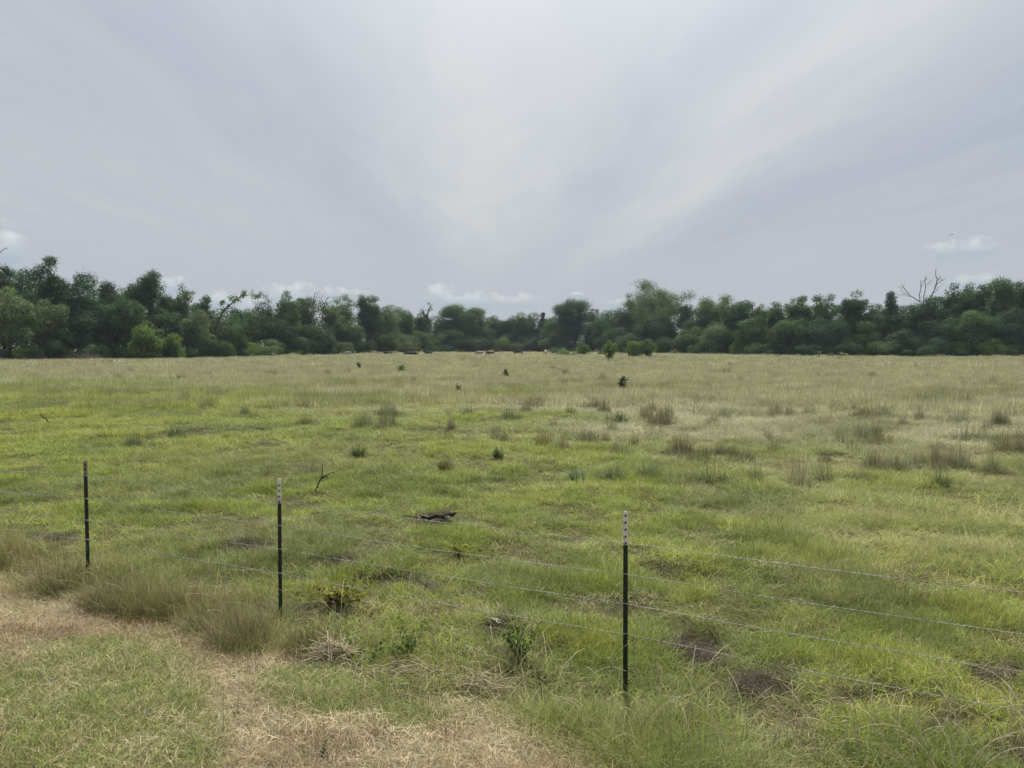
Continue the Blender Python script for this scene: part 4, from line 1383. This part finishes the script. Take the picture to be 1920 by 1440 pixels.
def weed(px, base, hpx, wpx, kind, colr, seed, label, group='weed clumps out in the pasture'):
    d0 = gp(px, base).y
    py = base + min(.26 * F / d0, 22)               # the foot is hidden by the grass in front of it
    p = gp(px, py)
    d = p.y
    h, wd = (hpx + py - base) * d / F, wpx * d / F
    g = np.random.default_rng(seed)
    wmul = max(1.0, d / 10)
    if kind == 'stalk':
        n = int(np.clip(80 * wd / .5, 30, 170))
        ex = blades(n, wd * .46, h * .4, h * 1.08, (.0, .4), .0046 * wmul, seed, spread=.3)
        ex2 = blades(n * 4, wd * .72, h * .15, h * .6, (.1, 1.1), .0046 * wmul, seed + 1, spread=.3)
        o = link('weed_clump', blade_mesh('weed_clump', [BL[colr]], ex, ex2), None, p - Vector((0, 0, .03)))
        return tag(o, label, 'weed clump', group)
    if kind == 'tuss':
        o = tussock('grass_tussock', p, wd, h, colr, seed, label, 'grass clump', group, n=260, lean=(.3, 1.3))
        return o
    if kind == 'leafy':
        root = empty('small_bush', p)
        tag(root, label, 'bush', group)
        tb = Tubes(4)
        lob = []
        for q in range(16):
            a = g.uniform(0, 6.28); f = g.uniform(.15, .95)
            ra = wd * .36 * g.uniform(.1, 1) * (1.1 - .5 * f)
            c = np.array((ra * math.cos(a), ra * math.sin(a), h * f * .88))
            tb.add(bez((0, 0, -.03), (c[0] * .3, c[1] * .3, c[2] * .6), c, 5), np.linspace(.012, .004, 5) * max(1, wmul * .5))
            lob.append((c, (wd * .24, wd * .24, h * .2)))
        link('stem', tb.mesh('stem', [M['twig']]), root)
        v, q = lobes_to_leaves(lob, 300 / wmul ** 1.3, .055 * wmul ** .6, g, .25, .6, .3)
        link('foliage', leaf_mesh('foliage', v, q, [LEAF[colr]], g), root)
        return root
    if kind == 'twig':
        tb = Tubes(4)
        for q in range(int(np.clip(wd / .06, 4, 9))):
            limb_tree(tb, (g.normal(0, wd * .08), g.normal(0, .05), -.03), (g.normal(0, .75), g.normal(0, .5), 1.0), h * g.uniform(.6, 1.0), .0026 * wmul ** .8, 2, g, .6)
        o = link('twiggy_shrub', tb.mesh('twiggy_shrub', [M['twig']]), None, p)
        return tag(o, label, 'dead shrub', None)


WEEDS = (
    (673, 692, 13, 13, 'leafy', 'cedar', 'small blackish bush far out, first of three dark ones'),
    (948, 706, 18, 16, 'leafy', 'cedar', 'small blackish bush far out, middle one of three dark ones'),
    (1167, 729, 24, 28, 'leafy', 'cedar', 'largest and nearest of three blackish bushes in the straw field'),
    (753, 699, 17, 28, 'leafy', 'weed', 'low spreading green bush between the first two blackish bushes'),
    (700, 718, 16, 12, 'stalk', 'redbrown', 'short brown weed clump below the first blackish bush'),
    (776, 716, 22, 10, 'stalk', 'redbrown', 'thin upright weed clump past the low spreading green bush'),
    (860, 735, 17, 17, 'leafy', 'rust', 'round grey brown weed ball standing by itself in the straw field'),
    (728, 768, 36, 40, 'stalk', 'darkweed', 'wide dark weed clump with tall thin stalks in front of the brown ball'),
    (877, 767, 24, 20, 'stalk', 'darkweed', 'compact dark green weed clump below the brown weed ball'),
    (955, 772, 24, 36, 'stalk', 'darkweed', 'sprawling dull weed clump in the middle of the straw field'),
    (927, 798, 22, 22, 'stalk', 'greybrown', 'dull brownish weed clump below the sprawling one'),
    (1037, 694, 16, 12, 'stalk', 'redbrown', 'far brown weed clump with upright stalks before the flat pale shrub'),
    (1117, 754, 28, 22, 'stalk', 'greybrown', 'grey brown stalky clump below the largest blackish bush'),
    (1238, 782, 46, 40, 'stalk', 'redbrown', 'big clump of tall bare stalks spreading like a broom'),
    (1165, 782, 22, 30, 'tuss', 'green', 'low leafy green weed close to the big broom-like clump'),
    (1053, 826, 36, 32, 'stalk', 'redbrown', 'two-part clump of dark upright stalks in the middle of the pasture'),
    (1155, 830, 32, 18, 'stalk', 'greybrown', 'faint thin weed clump beside the slender dark one'),
    (1190, 818, 30, 15, 'stalk', 'redbrown', 'slender dark stalk clump between the two-part clump and the broom-like one'),
    (837, 862, 26, 36, 'tuss', 'olive', 'olive grass clump below the dull brownish weed'),
    (717, 832, 20, 18, 'stalk', 'greybrown', 'small dull stalk clump in the greener grass'),
    (673, 838, 20, 34, 'tuss', 'green', 'dark green grass clump beside the small dull stalk clump'),
    (935, 840, 14, 24, 'tuss', 'green', 'dark low grass clump before the two-part stalk clump'),
    (1083, 884, 30, 38, 'tuss', 'bluegreen', 'blue green grass clump, nearest the middle of the field of the three'),
    (1155, 880, 36, 50, 'tuss', 'bluegreen', 'blue green grass clump, middle and largest of the three'),
    (1222, 876, 34, 54, 'tuss', 'bluegreen', 'blue green grass clump, last of the three before the bare twigs'),
    (1357, 775, 34, 28, 'stalk', 'darkweed', 'upright dark weed clump past the big broom-like clump'),
    (1607, 741, 16, 20, 'stalk', 'redbrown', 'small fan-shaped brown clump alone in the pale grass'),
    (1723, 780, 38, 24, 'stalk', 'redbrown', 'dark reddish clump of stiff stalks, sharpest of the far straw field'),
    (1638, 808, 38, 40, 'stalk', 'darkweed', 'broad dull green stalk clump below the small fan-shaped one'),
    (1825, 815, 50, 64, 'stalk', 'darkweed', 'broadest dull weed clump in the pale grass past the stiff reddish one'),
    (1912, 815, 40, 24, 'stalk', 'redbrown', 'brown weed clump cut by the edge of the view in the pale grass'),
    (1495, 888, 66, 44, 'stalk', 'greybrown', 'tall grey brown stalk clump behind the short green rise'),
    (1417, 882, 54, 30, 'stalk', 'darkweed', 'dark spiky clump next to the bare twigs'),
    (1545, 880, 48, 34, 'stalk', 'darkweed', 'dark stalk clump next past the tall grey brown one'),
    (1618, 880, 50, 36, 'stalk', 'greybrown', 'pale brown stalk clump last in the near row of stalks'),
    (1863, 862, 46, 34, 'stalk', 'darkweed', 'dark stalk clump in pale grass near the edge of the view, below the broadest one'),
    (1447, 826, 34, 18, 'stalk', 'greybrown', 'thin pale stalk clump above the dark spiky clump'),
    (1577, 818, 30, 18, 'stalk', 'redbrown', 'thin brown stalk clump between the near row and the broad dull one'),
    (1635, 704, 16, 16, 'stalk', 'greybrown', 'far faint weed clump near the wood below the leafy sloping tree'),
    (1368, 686, 12, 14, 'stalk', 'redbrown', 'far brown weed clump before the tiered tree'),
    (1767, 892, 30, 40, 'tuss', 'green', 'dark green leafy clump low in the tall pale grass'),
    (222, 708, 12, 34, 'tuss', 'green', 'flat dark green clump out in the far meadow below the shady bluish tree'),
    (262, 730, 22, 34, 'stalk', 'greybrown', 'grey brown rounded weed clump in the far meadow'),
    (320, 712, 14, 24, 'stalk', 'darkweed', 'low dark weed clump, first of the far row'),
    (341, 712, 20, 22, 'tuss', 'green', 'taller dark green weed bush in the far row'),
    (364, 712, 12, 20, 'stalk', 'darkweed', 'low dark weed clump, last of the far row'),
    (402, 738, 22, 38, 'stalk', 'greybrown', 'wide grey brown clump below the far row of weeds'),
    (348, 745, 26, 20, 'stalk', 'darkweed', 'thin dark stalks below the grey brown rounded clump'),
    (507, 701, 14, 30, 'stalk', 'redbrown', 'purplish brown low weed clump before the low sage scrub'),
    (80, 756, 10, 22, 'stalk', 'greybrown', 'faint grey weed clump in the bright green meadow'),
    (330, 806, 18, 30, 'tuss', 'green', 'single dark green weed bush in the bright short grass'),
    (497, 820, 24, 22, 'stalk', 'greybrown', 'thin grey weed clump past the single dark green bush'),
    (580, 864, 34, 50, 'stalk', 'greybrown', 'hazy grey brown weed patch behind the leaning branch'),
)
for k, (px, base, hpx, wpx, kind, colr, label) in enumerate(WEEDS):
    weed(px, base, hpx, wpx, kind, colr, 4000 + 3 * k, label)
GW = np.random.default_rng(515)
SOFT = []
for k in range(7):
    h_, w_ = GW.uniform(.65, 1.05), GW.uniform(.45, .95)
    SOFT.append(blade_mesh('weed_clump', [BL[('greybrown', 'darkweed', 'olive', 'greybrown', 'redbrown', 'darkweed', 'greybrown')[k]]],
                           blades(105, w_ * .4, h_ * .5, h_ * 1.1, (0, .35), .011, 5200 + k, spread=.3), blades(240, w_ * .55, h_ * .25, h_ * .7, (.1, 1.1), .011, 5300 + k, spread=.3)))
n_ = 0
while n_ < 270:
    px_, py_ = GW.uniform(-60, 1980), 670 + 225 * GW.uniform(0, 1) ** 1.25
    keep_ = float(np.interp(px_, (0, 400, 900, 1300, 1900), (.25, .4, .75, 1, 1))) * (1.0 if py_ < np.interp(px_, (0, 600, 1000, 1900), (735, 800, 850, 905)) else .06)
    if GW.uniform(0, 1) > keep_:
        continue
    p_ = gp(px_, py_)
    if p_.y > depth(px_) - 8:
        continue
    o_ = link('weed_clump', SOFT[n_ % 7], None, p_ - Vector((0, 0, .03)))
    sc_ = GW.uniform(.5, 1.0) * (.80 + p_.y / 105)
    o_.scale = (sc_ * GW.uniform(.55, 1.15), sc_ * .9, sc_ * GW.uniform(.75, 1.2))
    o_.rotation_euler = (0, 0, GW.uniform(0, 6.28))
    tag(o_, 'soft grey green weed clump blending into the pale grass like many round it', 'weed clump', 'soft weed clumps blending into the pale grass')
    n_ += 1
weed(1332, 886, 62, 60, 'twig', None, 4301, 'bare forked twigs standing beside the dark spiky clump')
weed(1300, 770, 34, 26, 'twig', None, 4304, 'thin bare twigs past the big broom-like clump')
weed(1055, 706, 20, 24, 'twig', None, 4306, 'small bare twigs far out before the flat pale shrub')
weed(1535, 708, 26, 8, 'twig', None, 4307, 'single thin bare stick bush below the pale spindly sapling')
weed(1238, 948, 30, 20, 'twig', None, 4308, 'faint dry twiggy weed behind the nearest post')


def stick(name, label, pts_px, d0, r, mat, cat='stick', lift=0.0, side=()):
    p = gp(*pts_px[0])
    d = p.y if d0 is None else d0
    tb = Tubes(5)

    def conv(pp):
        out = []
        for k, (a, b) in enumerate(pp):
            rx, ry, rz = ray(a, b)
            t = (d + .06 * k) / ry
            out.append((rx * t - p.x, ry * t - p.y, CAM_Z + rz * t - p.z + lift))
        return np.array(out)

    def sm(q):
        t = np.linspace(0, len(q) - 1, len(q) * 3 - 2)
        return np.stack([np.interp(t, np.arange(len(q)), q[:, c]) for c in range(3)], 1) + np.random.default_rng(3).normal(0, r * .35, (len(t), 3))
    q = sm(conv(pts_px))
    tb.add(q, np.linspace(r, r * .45, len(q)))
    for s in side:
        q = sm(conv(s))
        tb.add(q, np.linspace(r * .7, r * .25, len(q)))
    o = link(name, tb.mesh(name, [mat]), None, p)
    return tag(o, label, cat)


stick('dead_branch', 'dark dead branch leaning up out of the grass behind the middle post', [(590, 926), (594, 912), (602, 896), (606, 870)], None, .016, M['twig'], 'branch',
      side=([(596, 908), (606, 894), (622, 886), (634, 884)], [(600, 899), (612, 890)]))
stick('stick', 'short dark stick lying slantwise in the bright short grass', [(97, 795), (86, 786), (74, 776)], None, .035, M['twig'])
stick('bent_twig', 'dark hooked dead stem by the bare patch beside the nearest post', [(1341, 1218), (1340, 1200), (1335, 1187), (1326, 1180), (1318, 1184)], None, .007, M['twig'], 'twig', side=([(1335, 1187), (1328, 1188)],))
stick('dry_twig', 'dark twiggy dead stem in the long grass before the nearest post', [(1019, 1318), (1014, 1290), (1009, 1270), (1007, 1254)], None, .006, M['twig'], 'twig',
      side=([(1010, 1270), (1022, 1280), (1030, 1292)], [(1016, 1300), (1024, 1294)]))


def lying(name, label, px, py, length, r, ang, mat, cat, n=1, seed=1, zl=.03, tilt=.12):
    g = np.random.default_rng(seed)
    p = gp(px, py)
    tb = Tubes(6)
    for k in range(n):
        a = ang + g.normal(0, .16)
        dv = np.array((math.cos(a), math.sin(a), tilt))
        c = np.array((g.normal(0, length * .06), k * .045, zl + r))
        pts = [c + dv * length * (t - .5) + g.normal(0, r * .5, 3) for t in np.linspace(0, 1, 7)]
        tb.add(pts, r * np.array((.55, .9, 1, 1, .95, .85, .5)) * g.uniform(.8, 1.1))
    o = link(name, tb.mesh(name, [mat]), None, p)
    return tag(o, label, cat)


lying('split_stick', 'pair of bleached split sticks lying in the grass under the lowest wire', 930, 1172, .22, .011, R(-58), M['paleswood'], 'sticks', 2, 4)


# rotten log with its hollow, half sunk in the grass
def rotten_log():
    g = np.random.default_rng(8)
    p = gp(822, 984)
    root = empty('rotten_log', p)
    tag(root, 'black rotten log half sunk in the grass between the two nearest posts', 'log')
    tb = Tubes(9)
    pts = np.array([(-.27, .02, .10), (-.22, .03, .115), (-.12, .0, .10), (-.03, .02, .125), (.08, .0, .115), (.15, .02, .145), (.22, .0, .15), (.25, .03, .17)])
    tb.add(pts, (.008, .022, .030, .026, .034, .028, .034, .012))
    tb.add(np.array([(-.1, -.02, .0), (.02, -.05, .04), (.12, -.04, .05), (.26, -.03, .01)]), (.03, .045, .055, .03))
    link('trunk', tb.mesh('trunk', [M['charwood']]), root)
    for q in range(7):
        tb = Tubes(5)
        s = pts[g.integers(0, 5)]
        limb_tree(tb, s, (g.normal(0, .8), -.6, g.uniform(-.8, .1)), g.uniform(.12, .26), .014, 0, g, .8)
        link('root_stub', tb.mesh('root_stub', [M['charwood'] if q % 3 else M['paleswood']]), root)


rotten_log()


def straw_heap(px, py, wd, h, n, seed, label, name='straw_heap', cat='straw', mats='straw', axis=-.4):
    g = np.random.default_rng(seed)
    p = gp(px, py)
    h *= 1.35
    tb = Tubes(4)
    for k in range(n):
        u, v_ = g.normal(0, .42), g.normal(0, .30)
        hh = h * math.exp(-(u * u * 3 + v_ * v_ * 6))
        c = np.array((u * wd, v_ * wd, g.uniform(0, 1) * hh + .01))
        a = axis + g.normal(0, .8)
        dv = np.array((math.cos(a), math.sin(a) * .8, g.normal(-.05, .45)))
        L = g.uniform(.10, .34)
        bend = np.array((0, 0, -g.uniform(.0, .06)))
        tb.add(bez(c - dv * L / 2 + bend, c + np.array((0, 0, .03)), c + dv * L / 2 + bend, 5), g.uniform(.0016, .0042))
    o = link(name, tb.mesh(name, [M['strawstem']]), None, p)
    return tag(o, label, cat)


M['greenstem'] = bark_material('green_stem', (.07, .10, .03), (.14, .16, .06), 20.0)
M['strawstem'] = bark_material('straw_stem', (.42, .35, .225), (.62, .54, .39), 30.0)
straw_heap(622, 1248, .34, .17, 420, 31, 'tangled heap of cut tan straw at the mown edge past the middle post')
straw_heap(785, 1272, .72, .07, 170, 32, 'long flat row of cut pale stems at the mown edge', axis=-.15)
straw_heap(905, 1290, .3, .09, 70, 33, 'small brown tuft of cut stems at the end of the pale row', axis=-.8)


# broad-leaved weeds along the fence
def vine(px, py, h, wd, colr, seed, label, n=12, leaf=.06):
    g = np.random.default_rng(seed)
    p = gp(px, py)
    root = empty('leafy_weed', p)
    tag(root, label, 'weed', None)
    tb = Tubes(4)
    cen, out = [], []
    for k in range(n):
        e = np.array((g.normal(0, wd * .42), g.normal(0, wd * .36), h * g.uniform(.3, 1.0)))
        pts = bez((g.normal(0, wd * .12), g.normal(0, wd * .08), -.02), (e[0] * .5, e[1] * .5, e[2] * .75), e, 9)
        tb.add(pts, np.linspace(.002, .001, 9))
        for q in pts[2:]:
            for _ in range(2):
                dv = g.normal(0, 1, 3); dv[2] = abs(dv[2]) * .5; dv /= np.linalg.norm(dv)
                cen.append(q + dv * leaf * .6); out.append(dv)
    link('stem', tb.mesh('stem', [M['greenstem']]), root)
    v, q = leaf_quads(np.array(cen), np.array(out), leaf, g, .85, .8)
    link('foliage', leaf_mesh('foliage', v, q, [LEAF[colr]], g), root)


vine(645, 1138, .30, .40, 'vine', 41, 'yellowing vine with large ragged leaves beside the middle post', 20, .045)
vine(625, 1140, .18, .2, 'rust', 45, 'rusty dried leaves at the foot of the yellowing vine', 10, .04)
vine(768, 1232, .30, .30, 'weed', 42, 'dark green leafy weed in the long grass above the pale row of stems', 18, .034)
vine(975, 1238, .38, .26, 'weed', 43, 'upright dark green leafy weed between the middle and the nearest post', 22, .032)
vine(668, 1252, .20, .34, 'weed', 44, 'low green leafy weed growing against the heap of cut straw', 16, .034)
vine(700, 1160, .14, .22, 'vine', 46, 'small yellow-leaved weed just past the yellowing vine', 10, .035)
vine(860, 1040, .16, .2, 'vine', 47, 'small bright yellow-green weed under the rotten log', 10, .035)
vine(445, 1350, .16, .10, 'weed', 48, 'single small green seedling on the tan mown ground', 3, .016)
vine(598, 1428, .14, .10, 'weed', 49, 'small green seedling at the lower edge of the tan ground', 3, .016)

# long pale flowering stems sticking out of the uncut strip: too many to count
g = np.random.default_rng(61)
tb = Tubes(3)
for k in range(420):
    px = g.uniform(-150, 2000)
    t_ = np.interp(px, (0, 540, 1180, 1900), (1060, 1170, 1370, 1440))
    p = gp(px, min(t_ + g.normal(0, 40), 1560))
    if mown(np.array([p.x]), np.array([p.y]))[0] > .5:
        continue
    L = g.uniform(.25, .6)
    a = g.uniform(0, 6.28); ln = g.uniform(.1, .9)
    e = np.array((p.x + math.cos(a) * L * ln, p.y + math.sin(a) * L * ln, p.z + L * (1 - .35 * ln)))
    m_ = np.array((p.x + math.cos(a) * L * ln * .2, p.y + math.sin(a) * L * ln * .2, p.z + L * .75))
    tb.add(bez(np.array(p), m_, e, 7), np.linspace(.0016, .0009, 7) * g.uniform(1.2, 2.0))
o = link('grass_stems', tb.mesh('grass_stems', [M['strawstem']]))
tag(o, 'pale dry flowering stems sticking out of the uncut strip by the fence', 'grass', kind='stuff')


# ------------------------------------------------------------------ cattle
def coat(name, base, patch, back):
    m, nt = new_mat(name)
    tcd = nt.n('ShaderNodeTexCoord')
    sp = nt.n('ShaderNodeSeparateXYZ')
    nt.t.links.new(tcd.outputs['Object'], sp.inputs[0])
    nz = nt.noise(tcd.outputs['Object'], 1.6, 3.0)
    c = nt.mix(nt.ss(nz, .52, .6), base, patch)
    if back is not None:
        hgt = nt.m('ADD', sp.outputs[2], nt.m('MULTIPLY', nt.m('SUBTRACT', nz, .5), .5))
        c = nt.mix(nt.ss(hgt, 1.12, 1.26), c, back)
    return finish(m, nt, principled(nt, c, .75))


COAT = {'black': coat('coat_black', (.010, .010, .011), (.018, .016, .015), None), 'white': coat('coat_white', (.34, .31, .27), (.44, .41, .36), None),
        'brown': coat('coat_brown', (.075, .048, .032), (.05, .034, .024), (.44, .41, .36)), 'tan': coat('coat_tan', (.30, .22, .15), (.38, .30, .21), (.50, .46, .40)),
        'dark': coat('coat_dark', (.022, .016, .013), (.03, .022, .018), None)}


def cow_mesh(grazing, cmat):
    """one skinned body: trunk, neck, head, legs with hocks, tail; faces +x"""
    V, E, Rd = [], [], []

    def vert(p, rx, ry, parent=None):
        V.append(p); Rd.append((rx, ry))
        if parent is not None: E.append((parent, len(V) - 1))
        return len(V) - 1
    pel = vert((-.72, 0, 1.12), .30, .30)
    mid = vert((-.22, 0, 1.02), .36, .40, pel)
    sho = vert((.38, 0, 1.06), .32, .38, mid)
    nek = vert((.72, 0, 1.12 if not grazing else .98), .20, .24, sho)
    if grazing:
        hd = vert((1.02, 0, .62), .14, .16, nek); mz = vert((1.12, 0, .26), .09, .10, hd)
    else:
        hd = vert((1.06, 0, 1.38), .14, .16, nek); mz = vert((1.36, 0, 1.22), .09, .10, hd)
    for s in (-1, 1):
        e = vert((V[hd][0] - .06, s * .24, V[hd][2] + .08), .035, .05, hd)
        a = vert((.44, s * .20, .66), .12, .11, sho); b = vert((.42, s * .20, .36), .065, .06, a); c = vert((.44, s * .20, .03), .065, .06, b)
        a = vert((-.74, s * .22, .74), .16, .13, pel); b = vert((-.92, s * .21, .44), .075, .065, a); c = vert((-.84, s * .21, .03), .065, .06, b)
    t1 = vert((-1.06, 0, 1.14), .05, .05, pel); t2 = vert((-1.12, 0, .62), .03, .03, t1); vert((-1.11, 0, .42), .05, .05, t2)
    me = bpy.data.meshes.new('cow')
    bm = bmesh.new()
    sk = bm.verts.layers.skin.verify()
    bv_ = [bm.verts.new(p) for p in V]
    for a, b in E:
        bm.edges.new((bv_[a], bv_[b]))
    for k, (rx, ry) in enumerate(Rd):
        bv_[k][sk].radius = (rx, ry)
    bv_[pel][sk].use_root = True
    bm.to_mesh(me); bm.free()
    me.materials.append(cmat)
    return me


for k, (px, base, ang, graz, cm, up, label) in enumerate((
    (651, 665, 175, True, 'white', .1, 'white cow standing alone nearest the tall airy trees'),
    (727, 665, 10, True, 'black', -.05, 'black cow nearest the white one that stands alone'),
    (764, 664, 185, True, 'dark', .0, 'dark brown cow before the plain full green tree'),
    (777, 664, 5, True, 'dark', -.1, 'dark cow lying low right beside the dark brown one'),
    (802, 665, 172, False, 'black', .25, 'black cow with raised head before the viny snag'),
    (899, 665, 178, True, 'tan', .3, 'white-backed tan cow, paler of the two grazing together'),
    (919, 665, 184, True, 'brown', .3, 'brown cow with a white back beside the pale one'),
    (971, 665, 8, True, 'black', .5, 'large black cow seen by itself between the brown one and the small sage bush'),
    (1023, 663, 90, False, 'white', .45, 'small far white cow facing away by the small sage bush'),
)):
    d = min(188, depth(px) - 14)
    p = at(px, d)
    o = link('cow', cow_mesh(graz, COAT[cm]), None, p + Vector((0, 0, up * .55)))
    o.rotation_euler = (0, 0, R(ang))
    o.modifiers.new('skin', 'SKIN').use_smooth_shade = True
    sb = o.modifiers.new('smooth', 'SUBSURF'); sb.levels = 1; sb.render_levels = 2
    tag(o, label, 'cow', 'cattle grazing at the far side of the pasture')


# ------------------------------------------------------------------ birds
m, nt = new_mat('feathers')
finish(m, nt, principled(nt, (.02, .019, .02), .8))
M['feather'] = m


def bird(px, py, d, span, yaw, label):
    rx, ry, rz = ray(px, py)
    p = Vector((rx / ry * d, d, CAM_Z + rz / ry * d))
    root = empty('bird', p, yaw)
    tag(root, label, 'bird')
    s = span
    tb = Tubes(8)
    tb.add([(0, -.17 * s, 0), (0, -.12 * s, .004 * s), (0, 0, 0), (0, .12 * s, .005 * s), (0, .19 * s, .012 * s), (0, .23 * s, .008 * s)], np.array((.012, .035, .055, .05, .03, .006)) * s)
    link('body', tb.mesh('body', [M['feather']]), root)
    for sg in (-1, 1):
        xs = (.03, .16, .30, .44, .5)
        le, te, zz = (.09, .11, .10, .06, .0), (-.08, -.07, -.06, -.05, -.06), (.02, .06, .075, .08, .085)
        v = []
        for x_, a, b, z_ in zip(xs, le, te, zz):
            v += [(sg * x_ * s, a * s, z_ * s), (sg * x_ * s, b * s, z_ * s), (sg * x_ * s, (a + b) / 2 * s, (z_ + .012) * s)]
        q = []
        for k in range(4):
            o_ = k * 3
            q += [(o_, o_ + 3, o_ + 5, o_ + 2), (o_ + 2, o_ + 5, o_ + 4, o_ + 1), (o_ + 1, o_ + 4, o_ + 3, o_)]
        link('wing', np_mesh('wing', np.array(v), [np.array(q)], [M['feather']]), root)


bird(1785, 440, 150, .95, R(70), 'small dark bird gliding above the thin low cloud')
bird(11, 61, 90, .36, R(80), 'tiny dark bird high in the corner of the sky')

# ------------------------------------------------------------------ air
bm = bmesh.new()
bmesh.ops.create_cube(bm, size=1.0)
for v in bm.verts:
    v.co = Vector((v.co.x * 5800, v.co.y * 5800, -2.5 + (v.co.z + .5) * 62))
me = bpy.data.meshes.new('haze'); bm.to_mesh(me); bm.free()
mh = bpy.data.materials.new('haze'); mh.use_nodes = True
nt = NT(mh.node_tree)
pv = nt.n('ShaderNodeVolumePrincipled')
pv.inputs['Color'].default_value = (.72, .82, .95, 1)
pv.inputs['Density'].default_value = .0002
ho = nt.n('ShaderNodeOutputMaterial')
nt.t.links.new(pv.outputs[0], ho.inputs['Volume'])
me.materials.append(mh)
tag(link('haze', me), 'thin bluish haze over the pasture and the wood', kind='stuff')
